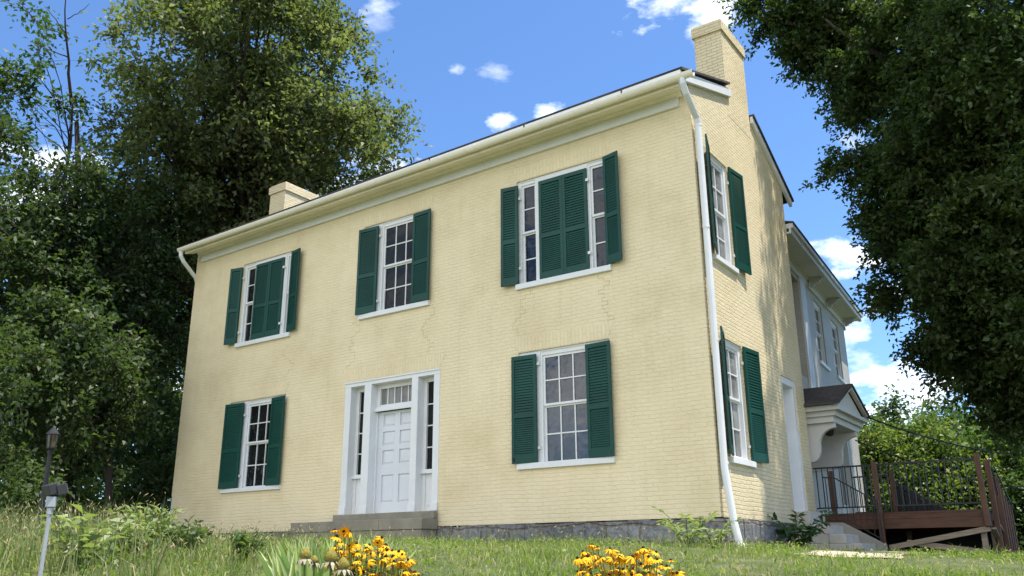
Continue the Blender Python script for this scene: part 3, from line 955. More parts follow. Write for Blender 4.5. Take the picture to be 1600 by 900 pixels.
# ---------------------------------------------------------------- rear wing (turned 5 degrees)
WA = R(5)
WN = np.array([math.cos(WA), math.sin(WA), 0]); WT = np.array([-math.sin(WA), math.cos(WA), 0]); WP = np.array([-0.40, 4.86, 0])
def WPl(t_, d_, z_):
    p = WP + WT * t_ + WN * d_
    return (p[0], p[1], z_)
wing = tag(empty('rear_wing', (-1.5, 8, 0)), 'pale grey painted brick rear wing with bracketed eaves behind the cream house', 'house wing')
T1 = 9.1
WS = lambda t_: .028 * (t_ - 4)
wm = MB()
wholes = [(4.52, 5.55, 4.68, 6.32), (6.87, 7.92, 4.72, 6.35), (5.1, 7.1, 0.78, 3.1), (2.05, 2.75, 3.9, 6.30)]
wall_grid(wm, 0.02, T1, -0.3, 6.75, wholes, lambda a, z, d: WPl(a, -d, z), 0.25)
p0, p1 = WPl(T1, 0, 0), WPl(T1, -4.5, 0)
wm.face([p0, p1, (p1[0], p1[1], 6.75), (p0[0], p0[1], 6.75)])
hb(wm, 'wall', M['wing'], wing)
wm = MB()
def wb(mb_, t0, t1, d0, d1, z0, z1):
    mb_.hexa([WPl(t0, d0, z0), WPl(t1, d0, z0), WPl(t1, d1, z0), WPl(t0, d1, z0)], [WPl(t0, d0, z1), WPl(t1, d0, z1), WPl(t1, d1, z1), WPl(t0, d1, z1)])
M['wingtrim'] = paint('grey_white_trim', (0.56, 0.55, 0.52), 0.5, 0.05, 2.0, 0.08, 30, (0.3, 0.28, 0.25), 0.2)
def ws(mb_, t0, t1, d0, d1, z0, z1, z0b=None, z1b=None):
    """as wb, following the slight rise of the eave; z0b/z1b: heights at d1"""
    z0b = z0 if z0b is None else z0b; z1b = z1 if z1b is None else z1b
    mb_.hexa([WPl(t0, d0, z0 + WS(t0)), WPl(t1, d0, z0 + WS(t1)), WPl(t1, d1, z0b + WS(t1)), WPl(t0, d1, z0b + WS(t0))], [WPl(t0, d0, z1 + WS(t0)), WPl(t1, d0, z1 + WS(t1)), WPl(t1, d1, z1b + WS(t1)), WPl(t0, d1, z1b + WS(t0))])
ws(wm, .02, T1, .003, .05, 6.44, 6.655)
ws(wm, .02, T1, .051, .09, 6.60, 6.655)
ws(wm, .02, T1 + .30, -.1, .45, 6.656, 6.69)
ws(wm, .0, T1 + .36, .40, .49, 6.64, 6.655); ws(wm, .0, T1 + .36, .451, .49, 6.656, 6.76); ws(wm, .0, T1 + .40, .40, .54, 6.761, 6.86)
ws(wm, .0, T1 + .30, -.3, .398, 6.691, 6.99, 6.691, 6.86)
wb(wm, T1 + .002, T1 + .05, -3, .05, 6.5, 6.78)
for t_ in (3.85, 6.2, 8.85):
    for q in range(7):                     # scrolled bracket
        h = [.23, .21, .17, .15, .12, .07, .04][q]
        ws(wm, t_ - .075, t_ + .075, .092 + q * .05, .092 + (q + 1) * .05 - .001, 6.654 - h, 6.6545)
hb(wm, 'cornice', M['wingtrim'], wing)
wm = MB()
ws(wm, .0, T1 + .42, .56, -2.2, 6.862, 6.90, 7.55, 7.59)
ws(wm, .0, T1 + .42, -2.2, -4.8, 7.55, 7.59, 6.80, 6.84)
hb(wm, 'roof', M['shingle'], wing)
WPP = lambda a, d, z: WPl(a, d, z)
for h in wholes[:2]:
    w = sash_window(wing, WPP, (h[0], h[1], h[2], h[3]), (h[0] - .08, h[1] + .08, h[2] - .09, h[2]), [(h[0] + .07, h[1] - .07)], [2], (h[2] + h[3]) / 2, .08)
wm = MB(); wb(wm, 2.05, 2.75, -.2, -.15, 3.9, 6.30)
hb(wm, 'window', M['glass'], wing)
wm = MB(); wb(wm, 2.76, 3.35, .003, .05, 2.6, 6.43)
hb(wm, 'corner_board', M['wingtrim'], wing)
# glazed double door under the hood
wm = MB()
wb(wm, 5.1, 5.22, -.2, .03, .78, 3.1); wb(wm, 6.98, 7.1, -.2, .03, .78, 3.1); wb(wm, 5.221, 6.979, -.2, .03, 2.96, 3.1)
for (t0, t1) in ((5.22, 6.098), (6.102, 6.98)):
    wb(wm, t0, t0 + .13, -.16, -.11, .80, 2.96); wb(wm, t1 - .13, t1, -.16, -.11, .80, 2.96)
    wb(wm, t0 + .13, t1 - .13, -.16, -.11, .80, 1.25); wb(wm, t0 + .13, t1 - .13, -.16, -.11, 2.84, 2.96)
dw = hb(wm, 'doorway', M['wingtrim'], wing)
for (t0, t1) in ((5.35, 5.968), (6.232, 6.85)):
    wm = MB(); wb(wm, t0, t1, -.14, -.135, 1.25, 2.84)
    hb(wm, 'pane', M['glass'], dw)

# gabled hood over the wing door
hd = MB()
HX, HY0, HY1, HZ, HA = 0.64, 4.86, 7.16, 2.80, 3.30
HYC = (HY0 + HY1) / 2
# entablature
hd.box(-.85, HX - .16, HY0 + .14, HY1 - .14, 2.50, 2.62)
hd.box(-.85, HX - .10, HY0 + .09, HY1 - .09, 2.62, 2.72)
hd.box(-.85, HX, HY0, HY1, 2.72, 2.80)
# tympanum and raking cornice
hd.prism([(HX - .07, HY0 + .12, 2.801), (HX - .07, HY1 - .12, 2.801), (HX - .07, HYC, HA - .05)], (-.9, 0, 0))
hd.prism([(HX - .09, HY0 - .02, 2.8005), (HX - .09, HY0 + .119, 2.8005), (HX - .09, HY0 + .119, 2.862), (HX - .09, HY0 - .02, 2.815)], (-.7, 0, 0))
def rk(ya, za, yb_, zb2, h, x0, x1):
    hd.prism([(x0, ya, za), (x0, yb_, zb2), (x0, yb_, zb2 + h), (x0, ya, za + h)], (x1 - x0, 0, 0))
rk(HY0 - .04, 2.803, HYC - .001, HA - .012, .07, HX - .06, HX + .02)
rk(HY1 + .04, 2.803, HYC + .001, HA - .012, .07, HX - .06, HX + .02)
hood = hb(hd, 'door_hood', M['wingtrim'], wing, bevel=0.004)
hd = MB()
for (ya, yb_, o2) in ((HY0 - .10, HYC, -.22), (HY1 + .10, HYC, -.22)):
    q = [(-.15 if ya > 5 else .006, ya, 2.815), (HX + .05, ya, 2.815), (HX + .05, yb_, HA + .055), (-.75 if ya > 5 else .006, yb_, HA + .055)]
    if ya < 5:
        q2 = [(-.75, 4.87, 2.865), (.004, 4.87, 2.865), (.004, yb_, HA + .055), (-.75, yb_, HA + .055)]
        hd.hexa(q2, [(p[0], p[1], p[2] + .045) for p in q2])
    hd.hexa(q, [(p[0], p[1], p[2] + .045) for p in q])
hb(hd, 'roof', M['shingle'], hood)
# two scrolled brackets cut from plank
def bracket(yc):
    pts = [(-.75, 2.499), (.47, 2.499), (.47, 2.40)]
    for k in range(9):
        a = R(90 * k / 8)
        pts.append((.44 - .30 * math.sin(a), 2.40 - .06 - .26 * (1 - math.cos(a)) + .06 * (1 - k / 8)))
    for k in range(7):
        a = R(90 * k / 6)
        pts.append((.14 - .14 * (1 - math.cos(a)), 2.06 - .30 * math.sin(a)))
    pts += [(-.75, 1.70)]
    b_ = MB()
    b_.prism([(p[0], yc - .06, p[1]) for p in pts], (0, .12, 0))
    return hb(b_, 'bracket', M['wingtrim'], hood, bevel=0.004)
bracket(HY0 + .28); bracket(HY1 - .40)
hd = MB()
hd.tube([(.25, 5.5, 2.499), (.25, 5.5, 2.44)], .05, 10)
hd.tube([(.25, 5.5, 2.44), (.25, 5.5, 2.40), (.25, 5.5, 2.31), (.25, 5.5, 2.29)], [.05, .11, .075, .03], 8)
hb(hd, 'porch_light', M['iron'], hood)

# ---------------------------------------------------------------- concrete side steps
cs = tag(empty('concrete_steps', (.6, 3.9, .2)), 'grey concrete block steps with sloped cheek wall below the side door', 'steps')
f = MB()
for (x0, x1, z0, z1) in ((.03, .30, .345, .505), (.305, .59, .345, .503), (.03, .56, .185, .343), (.565, .85, .185, .343), (.03, .55, -.05, .183), (.555, 1.11, -.05, .183)):
    f.box(x0, x1, 3.45, 4.39, z0, z1)
hb(f, 'step', M['block'], cs, bevel=0.008)
f = MB(); f.box(.03, .28, 3.45, 4.39, .507, .74)
hb(f, 'landing', M['block'], cs, bevel=0.008)
f = MB()
f.prism([(.03, 4.40, -.05), (1.28, 4.40, -.05), (1.28, 4.40, .17), (.58, 4.40, .565), (.03, 4.40, .58)], (0, .14, 0))
hb(f, 'cheek_wall', M['concrete'], cs, bevel=0.01)
hr = tag(empty('iron_handrail', (.8, 4.47, .2)), 'thin black iron handrail sloping down beside the concrete steps', 'handrail')
f = MB()
f.bar((.30, 4.47, 1.40), (.52, 4.47, 1.37), .022, .022); f.bar((.52, 4.47, 1.37), (1.22, 4.47, .92), .022, .022)
f.bar((.36, 4.47, .72), (.56, 4.47, .67), .018, .018); f.bar((.56, 4.47, .67), (1.22, 4.47, .26), .018, .018)
hb(f, 'rail', M['iron'], hr)
f = MB()
for x in (.34, .46):
    f.bar((x, 4.47, .58), (x, 4.47, 1.395 if x < .4 else 1.378), .013, .013, (1, 0, 0))
for k in range(1, 6):
    x = .56 + .11 * k
    zt = 1.37 - (x - .52) * .643
    f.bar((x, 4.47, .67 - (x - .56) * .62), (x, 4.47, zt), .013, .013, (1, 0, 0))
hb(f, 'baluster', M['iron'], hr)
f = MB(); f.bar((1.22, 4.47, .15), (1.22, 4.47, .98), .03, .03, (1, 0, 0))
hb(f, 'post', M['iron'], hr)

# ---------------------------------------------------------------- deck
dk = tag(empty('wooden_deck', (1.5, 6, 0)), 'brown stained timber deck with black metal baluster railing beside the grey wing', 'deck')
DX0, DX1, DY0, DY1 = -.38, 2.93, 4.90, 7.35
f = MB()
for k in range(17):
    y = DY0 + .0 + k * (DY1 - DY0) / 17
    f.box(DX0, DX1 + .02, y + .004, y + .138, .715, .748)
hb(f, 'decking', M['deckwood'], dk)
f = MB()
f.box(DX0, DX1, DY0 - .004, DY0 + .034, .625, .712); f.box(.03, DX1, DY0 - .036, DY0 - .006, .45, .622)
f.box(DX1 - .04, DX1, DY0 + .036, DY1, .45, .712); f.box(DX0, DX1, DY1 - .04, DY1, .45, .712)
for x in np.linspace(DX0 + .3, DX1 - .3, 6):
    f.box(x - .02, x + .02, DY0 + .036, DY1 - .042, .53, .713)
hb(f, 'rim_board', M['deckwood'], dk, bevel=0.004)
def post(x, y, z0, z1, mat='postwood', w=.09, name='post'):
    p = MB()
    p.box(x - w / 2, x + w / 2, y - w / 2, y + w / 2, z0, z1)
    return hb(p, name, M[mat], dk, bevel=0.008)
post(1.16, 4.815, -.15, 1.66); post(2.90, 4.815, .455, 1.70); post(.24, 5.25, .75, 1.58); post(.95, 7.28, .75, 1.70)
post(2.99, 5.30, -.1, 1.62); post(2.80, 4.95, -.15, .45, 'greywood'); post(2.88, 5.6, -.15, .45, 'greywood'); post(2.80, 7.0, -.15, .45, 'greywood'); post(1.2, 7.0, -.15, .45, 'greywood')
f = MB()
f.bar((1.25, 4.845, .12), (2.92, 4.845, .42), .035, .09)
hb(f, 'brace', M['greywood'], dk)
f = MB(); f.bar((1.55, 4.885, .21), (2.86, 4.885, .02), .035, .09)
hb(f, 'brace', M['greywood'], dk)
f = MB(); f.bar((2.96, 4.95, .42), (2.96, 5.9, -.02), .035, .09, (1, 0, 0))
hb(f, 'brace', M['greywood'], dk)
f = MB(); f.bar((2.97, 5.35, .55), (2.97, 7.2, .02), .035, .09, (1, 0, 0))
hb(f, 'brace', M['greywood'], dk)
def rail_panel(x0, x1, y, z0, z1, n, kinked=0):
    r_ = MB()
    r_.box(x0, x1, y - .016, y + .016, z1 - .03, z1); r_.box(x0, x1, y - .013, y + .013, z0, z0 + .025)
    for k in range(n):
        x = x0 + (x1 - x0) * (k + .5) / n
        r_.box(x - .009, x + .009, y - .009, y + .009, z0 + .025, z1 - .03)
    return hb(r_, 'railing', M['iron'], dk)
rail_panel(.03, 1.115, 4.83, .84, 1.62, 10)
rail_panel(1.205, 2.855, 4.83, .84, 1.625, 15)
rail_panel(.13, .905, 7.28, .85, 1.62, 7)
rail_panel(.995, 2.90, 7.28, .85, 1.62, 17) if False else None
f = MB(); f.box(DX0, DX1 - .05, DY1 - .06, DY1 - .042, -.3, .449)  # dark sheet added to stand in for the shade under the deck
hb(f, 'shade_panel', M['blackmesh'], dk)
# steps that go down from the far edge, with dark panelled side
f = MB()
f.prism([(1.0, 7.30, .75), (1.0, 7.30, 1.40), (1.95, 7.30, .75)], (0, .03, 0))
f.bar((1.0, 7.28, 1.45), (2.1, 7.28, .70), .05, .06)
for k in range(4):
    x = 1.12 + .2 * k
    f.box(x - .035, x + .035, 7.19, 7.25, .75, 1.36 - .68 * (x - 1.0) + .10)
hb(f, 'stair_panel', [M['blackmesh']], dk)
# stair with stepped posts at the open end
for (y, zt) in ((5.95, 1.36), (6.30, 1.18), (6.65, 1.06), (7.00, .98), (7.35, .93)):
    post(3.02, y, -.35, zt)
f = MB()
f.bar((3.09, 4.98, 1.45), (3.09, 5.18, .98), .02, .02); f.bar((3.09, 5.3, 1.5), (3.09, 7.3, .85), .02, .02)
hb(f, 'handrail', M['iron'], dk)

# ---------------------------------------------------------------- cables
def cable(name, pts, rad, label):
    c = MB(); c.tube(pts, rad, 6)
    o = c.build(name, M['cable'], uv=False)
    return tag(o, label, 'cable')
def sag(p, q, s, n=24):
    p, q = np.array(p), np.array(q)
    return [p + (q - p) * t_ - np.array([0, 0, 4 * s * t_ * (1 - t_)]) for t_ in np.linspace(0, 1, n)]
cable('overhead_cable', sag((.66, 7.1, 2.84), at(1660, 712, 26), .25), .018, 'black cable running from the porch hood gable out into the trees')
cable('overhead_cable', sag((.0, 8.6, 2.55), at(1700, 772, 26), .3), .016, 'lower black cable passing behind the deck railing')

# ---------------------------------------------------------------- flood light in the foreground
fb = at(62, 905, 6.0)
gz = float(ground(fb[0], fb[1]))
fl = tag(empty('flood_light', (fb[0], fb[1], gz)), 'twin floodlight on a thin galvanised steel pole in the weeds', 'floodlight')
hz = at(68, 795, 6.0)[2]
f = MB(); f.tube([(fb[0], fb[1], gz - .1), (fb[0], fb[1], hz - .02)], .0125, 10); f.tube([(fb[0], fb[1], hz - .03), (fb[0], fb[1], hz + .005)], .019, 10)
hb(f, 'pole', M['steel'], fl)
def boxat(mb_, c, sx, sy, sz, yaw, pitch=0):
    s = len(mb_.v)
    mb_.box(-sx / 2, sx / 2, -sy / 2, sy / 2, -sz / 2, sz / 2)
    m_ = Matrix.Translation(Vector(c)) @ Matrix.Rotation(yaw, 4, 'Z') @ Matrix.Rotation(pitch, 4, 'X')
    mb_.xform(lambda p: np.array(m_ @ Vector(p)), s)
yaw0 = math.atan2(RGT[1], RGT[0])
f = MB(); boxat(f, (fb[0], fb[1], hz + .040), .055, .045, .065, yaw0 + .35)
hb(f, 'junction_box', M['steel'], fl, bevel=.006)
for k, (off, yw, pt) in enumerate(((-.012, -0.75, 0.35), (.035, -1.0, 0.30))):
    c = np.array([fb[0], fb[1], hz + .115]) + RGT * off + np.array(SV.tolist() + [0]) * (.03 * k)
    f = MB(); boxat(f, c, .085, .055, .065, yaw0 + yw, pt)
    f.tube([c - np.array([0, 0, .03]), (fb[0], fb[1], hz + .07)], .008, 6)
    hd_ = hb(f, 'lamp_head', M['plastic'], fl, bevel=.008)
    f = MB()
    m_ = Matrix.Translation(Vector(c)) @ Matrix.Rotation(yaw0 + yw, 4, 'Z') @ Matrix.Rotation(pt, 4, 'X')
    f.box(-.036, .036, .0275, .031, -.026, .026)
    f.xform(lambda p: np.array(m_ @ Vector(p)))
    hb(f, 'lens', M['lens'], hd_)

# old lamp post under the trees
lb = at(58, 840, 17.0)
gz2 = float(ground(lb[0], lb[1]))
lp = tag(empty('lamp_post', (lb[0], lb[1], gz2)), 'dark lamp post with square lantern under the trees at left', 'lamp post')
lz = at(66, 702, 17.0)[2]
f = MB(); f.tube([(lb[0], lb[1], gz2 - .2), (lb[0], lb[1], gz2 + .3), (lb[0], lb[1], lz - .1), (lb[0], lb[1], lz)], [.06, .05, .035, .045], 10)
hb(f, 'post', M['iron'], lp)
f = MB()
f.tube([(lb[0], lb[1], lz), (lb[0], lb[1], lz + .03), (lb[0], lb[1], lz + .05)], [.04, .07, .07], 8)
f.tube([(lb[0], lb[1], lz + .27), (lb[0], lb[1], lz + .29), (lb[0], lb[1], lz + .36), (lb[0], lb[1], lz + .40)], [.115, .105, .05, .012], 8)
for k in range(4):
    a = math.pi / 4 + math.pi / 2 * k
    f.bar((lb[0] + .068 * math.cos(a), lb[1] + .068 * math.sin(a), lz + .05), (lb[0] + .092 * math.cos(a), lb[1] + .092 * math.sin(a), lz + .27), .014, .014)
ln_ = hb(f, 'lantern', M['iron'], lp)
f = MB(); f.tube([(lb[0], lb[1], lz + .052), (lb[0], lb[1], lz + .268)], [.058, .08], 8)
hb(f, 'lantern_glass', M['amber'], ln_)

# ------------------------------------------------------------------ vegetation
def np_mesh(name, verts, faces, tint, mats, parent=None, matidx=None):
    """verts (n,3), faces (m,k), tint per vertex"""
    me = bpy.data.meshes.new(name)
    k = faces.shape[1]
    me.vertices.add(len(verts)); me.loops.add(faces.size); me.polygons.add(len(faces))
    me.vertices.foreach_set('co', verts.astype(np.float32).ravel())
    me.loops.foreach_set('vertex_index', faces.astype(np.int32).ravel())
    me.polygons.foreach_set('loop_start', np.arange(0, faces.size, k, dtype=np.int32))
    me.polygons.foreach_set('loop_total', np.full(len(faces), k, dtype=np.int32))
    for m_ in (mats if isinstance(mats, list) else [mats]):
        me.materials.append(m_)
    if matidx is not None:
        me.polygons.foreach_set('material_index', matidx.astype(np.int32))
    if tint is not None:
        a = me.attributes.new('tint', 'FLOAT', 'POINT')
        a.data.foreach_set('value', tint.astype(np.float32))
    me.update(calc_edges=True)
    me.validate()
    o = bpy.data.objects.new(name, me)
    COL.objects.link(o)
    if parent:
        bpy.context.view_layer.update()
        o.parent = parent
        o.matrix_parent_inverse = parent.matrix_world.inverted()
    return o

def unit(v):
    return v / (np.linalg.norm(v, axis=-1, keepdims=True) + 1e-9)

def leaves_geo(pos, direc, size, width=0.55, fold=0.18, up=0.7):
    """one folded rhombus per leaf"""
    n = len(pos)
    nrm = unit(rng.normal(size=(n, 3)) * 0.55 + np.array([0, 0, up]))
    d = unit(direc - nrm * (direc * nrm).sum(1, keepdims=True))
    s = np.cross(d, nrm)
    L_ = size * rng.uniform(0.65, 1.25, (n, 1))
    W_ = L_ * width
    v = np.empty((n, 4, 3))
    v[:, 0] = pos
    v[:, 1] = pos + d * L_ * .45 + s * W_ * .5 + nrm * L_ * fold
    v[:, 2] = pos + d * L_ - nrm * L_ * .12
    v[:, 3] = pos + d * L_ * .45 - s * W_ * .5 + nrm * L_ * fold
    f = np.arange(n * 4).reshape(n, 4)
    return v.reshape(-1, 3), f

def crown_leaves(blobs, nclusters, per, size, twig=0.75, clump=0.8, droop=0.25, shell=0.55):
    """blobs: list of (centre, radii(3), weight); returns leaf verts, faces, tint and cluster centres"""
    w_ = np.array([b_[2] for b_ in blobs], float); w_ /= w_.sum()
    pick = rng.choice(len(blobs), nclusters, p=w_)
    dirs = unit(rng.normal(size=(nclusters, 3)))
    rad = shell + (1 - shell) * rng.random(nclusters) ** 0.6
    rad = np.where(rng.random(nclusters) < .18, rng.random(nclusters) * .6, rad)
    C_ = np.array([blobs[i][0] for i in pick]) + dirs * rad[:, None] * np.array([blobs[i][1] for i in pick])
    outw = unit(C_ - np.array([blobs[i][0] for i in pick]) + 1e-6)
    # twigs in each cluster
    ntw = 9
    base = np.repeat(C_, ntw, 0)
    od = np.repeat(outw, ntw, 0)
    td = unit(od * 0.55 + rng.normal(size=base.shape) * 0.75 + np.array([0, 0, -droop * 0.2]))
    tl = clump * rng.uniform(.45, 1.15, (len(base), 1))
    k = max(1, per // ntw)
    tt = rng.random((len(base), k, 1)) ** 0.8
    p = base[:, None] + td[:, None] * tl[:, None] * tt + np.array([0, 0, -droop]) * (tt ** 2) * tl[:, None] * .8
    p = p + rng.normal(size=p.shape) * size * twig
    p = p.reshape(-1, 3)
    dd = np.repeat(td, k, 0) * .6 + rng.normal(size=p.shape) * .7 + np.array([0, 0, -droop * 1.6])
    v, f = leaves_geo(p, unit(dd), size)
    # tint: cluster base plus leaf noise
    ct = np.clip(rng.normal(.38, .16, nclusters), 0, 1)
    lt = np.clip(np.repeat(np.repeat(ct, ntw), k) + rng.normal(0, .17, len(p)), 0, 1)
    lt = np.where(rng.random(len(p)) < .02, .85, lt)
    global TWIGS
    TWIGS = (base, base + td * tl * .8 + np.array([0, 0, -droop]) * .64 * tl * .8)
    return v, f, np.repeat(lt, 4), C_

def limb_path(p, q, wob, n=7, lift=0.12):
    p, q = np.array(p, float), np.array(q, float)
    d = np.linalg.norm(q - p)
    o = unit(rng.normal(size=3)) * wob * d
    pts = []
    for t_ in np.linspace(0, 1, n):
        pts.append(p + (q - p) * t_ + o * math.sin(math.pi * t_) + np.array([0, 0, lift * d * math.sin(math.pi * t_) * (1 - t_)]) + rng.normal(size=3) * .012 * d * (0 < t_ < 1))
    return pts

def make_tree(name, label, cat, base, top, r0, blobs, ncl, per, leafsize, mat, group=None, limbs=16, clump=.8, fork=.35, droop=.25, extra_limbs=(), shell=.55, lean=None, twig=.75):
    base = np.array(base, float); top = np.array(top, float)
    t_ = tag(empty(name, tuple(base)), label, cat, group)
    v, f, ti, CC = crown_leaves(blobs, ncl, per, leafsize, twig, clump, droop, shell)
    np_mesh('crown', v, f, ti, mat, t_)
    tm = MB()
    for a_, b_ in zip(*TWIGS):
        tm.tube([a_, (a_ + b_) / 2 + np.array([0, 0, .04]), b_], [leafsize * .075, leafsize * .05, leafsize * .02], 3, cap=False)
    n = 10
    trunk = [base + (top - base) * k / n + np.array([.05 * math.sin(k * 1.7 + base[0]), .05 * math.cos(k * 1.3 + base[1]), 0]) * np.linalg.norm(top - base) * .08 * (k > 0) for k in range(n + 1)]
    trunk[0] = base - np.array([0, 0, .3])
    rads = [r0 * (1.25 if k == 0 else 1) * (1 - .78 * k / n) for k in range(n + 1)]
    tm.tube(trunk, rads, 10)
    sel = rng.choice(len(CC), min(limbs, len(CC)), replace=False)
    for i in sel:
        q = CC[i]
        h = np.clip((q[2] - base[2]) / (top[2] - base[2] + 1e-6), 0, 1)
        k = np.clip(fork + (h - fork) * .55 * rng.uniform(.7, 1.1), .12, .92)
        if h < fork: k = max(.12, h * .9)
        st = base + (top - base) * k
        j = int(k * n); st = trunk[j] + (trunk[min(j + 1, n)] - trunk[j]) * (k * n - j)
        rr = r0 * (1 - .78 * k) * rng.uniform(.35, .6)
        pts = limb_path(st, q, .09)
        tm.tube(pts, [rr * (1 - .86 * s / (len(pts) - 1)) for s in range(len(pts))], 7)
        # secondary branches
        for _ in range(3):
            m_ = rng.integers(2, 5)
            near = CC[np.argsort(np.linalg.norm(CC - pts[m_ + 1], axis=1))[rng.integers(1, 9)]] if len(CC) > 10 else q
            pp = limb_path(pts[m_], near, .1, 5)
            r2 = rr * (1 - .86 * m_ / 6) * .5
            tm.tube(pp, [r2 * (1 - .85 * s / 4) for s in range(5)], 5)
    for (p_, q_, ra, rb) in extra_limbs:
        pts = limb_path(p_, q_, .05, 8, .03)
        tm.tube(pts, [ra + (rb - ra) * s / 7 for s in range(8)], 9)
    hb(tm, 'trunk', M['bark'], t_, smooth=True, uv=False)
    return t_

def pxblob(px, py, dist, rpx, rpy=None, depth=None, w_=1.0):
    c = at(px, py, dist)
    r1 = rpx * dist / FPX
    r2 = (rpy or rpx) * dist / FPX
    rd = depth or r1
    # radii roughly aligned to axes: horizontal, horizontal, vertical
    return (c, np.array([max(r1, rd * .9), max(r1, rd * .9), r2]), w_)

def foot(px, dist, py=835):
    p = at(px, py, dist)
    return np.array([p[0], p[1], float(ground(p[0], p[1]))])

# big linden behind the house, left
b0 = foot(372, 31)
make_tree('linden_tree', 'tall round-crowned linden rising behind the roof and left chimney', 'tree', b0, at(385, 30, 31), .42,
          [pxblob(385, 120, 30, 180, 165, 4.4, 3.2), pxblob(480, 250, 30, 130, 120, 3.6, 2.2), pxblob(300, 270, 30, 130, 140, 3.6, 1.9), pxblob(400, 10, 30, 110, 80, 3.0, 1.0), pxblob(330, 420, 30, 150, 130, 4, 1.6)],
          470, 200, .18, M['leaf_linden'], limbs=70, clump=1.1, fork=.25, droop=.3, twig=1.0)
# tree at far left edge
b1 = foot(108, 28)
make_tree('maple_tree', 'dark leafy maple filling the left edge beside the house', 'tree', b1, at(120, 190, 28), .28,
          [pxblob(50, 280, 26, 90, 70, 2.2, 1.0), pxblob(165, 350, 28, 90, 95, 2.4, 1.4), pxblob(50, 470, 26, 110, 140, 2.6, 1.6), pxblob(190, 470, 28, 90, 130, 2.4, 1.5), pxblob(-60, 350, 25, 110, 190, 2.6, 1.0)],
          250, 150, .16, M['leaf_dark'], limbs=30, clump=.95, droop=.3)
b2 = foot(166, 22.5)
make_tree('maple_tree', 'young maple with a slim bare trunk close to the left house corner', 'tree', b2, at(186, 520, 24), .10,
          [pxblob(195, 560, 27, 75, 110, 1.8, 1.5), pxblob(95, 590, 23, 100, 105, 2.0, 1.5), pxblob(210, 670, 27.5, 45, 60, 1.3, .6), pxblob(10, 620, 21.5, 80, 90, 1.8, .9), pxblob(80, 690, 26, 60, 40, 1.4, .4)],
          210, 140, .155, M['leaf_dark'], limbs=12, clump=.85, droop=.45)
# pale sapling with a bare leader at top left
b3 = foot(60, 29)
make_tree('ash_tree', 'open feathery ash with a bare leader at the top left', 'tree', b3, at(112, 150, 28), .13,
          [pxblob(50, 45, 28, 60, 40, .9, .8), pxblob(80, 115, 28, 50, 40, .9, .8), pxblob(15, 125, 28, 45, 60, .9, .7), pxblob(40, 190, 28, 60, 35, .9, .5), pxblob(122, 95, 28, 18, 25, .4, .25)],
          17, 90, .17, M['leaf_mid'], limbs=9, clump=.7, droop=.35, fork=.75, extra_limbs=[(at(112, 165, 28), at(104, -20, 28), .05, .012), (at(106, 60, 28), at(70, 10, 28), .02, .006), (at(108, 90, 28), at(60, 70, 28), .02, .006), (at(105, 30, 28), at(140, 5, 28), .014, .005), (at(114, 180, 28), at(60, 120, 28), .03, .01)])
# darker trees further back that close the wood
for k, (px, dist, pyc, rpx, rpy, lab) in enumerate(((20, 36, 560, 150, 240, 'shaded tree behind the lamp post at the left edge'), (190, 40, 560, 150, 230, 'shaded tree deep in the wood behind the young maple'), (300, 44, 520, 130, 220, 'shaded tree hidden behind the left house corner'))):
    make_tree('woodland_tree', lab, 'tree', foot(px, dist), at(px, pyc - rpy * .8, dist), .25,
              [pxblob(px, pyc, dist, rpx, rpy, rpx * dist / FPX * .7, 1), pxblob(px + 60, pyc + 110, dist, rpx * .7, rpy * .45, 2.5, .6)],
              90, 110, .30, M['leaf_dark'], group='shaded trees at the back of the left wood', limbs=12, clump=1.4)
# sunlit shrub glimpsed under the trees
def shrub(name, label, cat, base, blobs, ncl, per, size, mat, group=None, stems=7, clump=.6, srad=.03):
    s = tag(empty(name, tuple(base)), label, cat, group)
    v, f, ti, CC = crown_leaves(blobs, ncl, per, size, .8, clump, .2, .4)
    np_mesh('foliage', v, f, ti, mat, s)
    tm = MB()
    for i in rng.choice(len(CC), min(stems, len(CC)), replace=False):
        pts = limb_path(np.array(base) + rng.normal(size=3) * np.array([.15, .15, 0]), CC[i], .08, 6)
        tm.tube(pts, [srad * (1 - .8 * q / 5) for q in range(6)], 5)
    hb(tm, 'stem', M['bark'], s, uv=False)
    return s
shrub('shrub', 'sunlit pale green shrub glimpsed under the left trees', 'shrub', foot(110, 30), [pxblob(115, 785, 30, 48, 38, 1.0, 1), pxblob(90, 810, 30, 50, 25, 1, .7)], 60, 90, .15, M['leaf_bright'], stems=8)
shrub('shrub', 'low dark shrub at the foot of the lamp post', 'shrub', foot(25, 20), [pxblob(20, 790, 20, 45, 40, .8, 1)], 40, 90, .13, M['leaf_dark'])
shrub('shrub', 'dark shrub in shade beside the left house corner', 'shrub', foot(240, 24), [pxblob(235, 780, 24, 40, 50, .9, 1), pxblob(190, 800, 25, 30, 30, .6, .5)], 50, 90, .15, M['leaf_dark'])

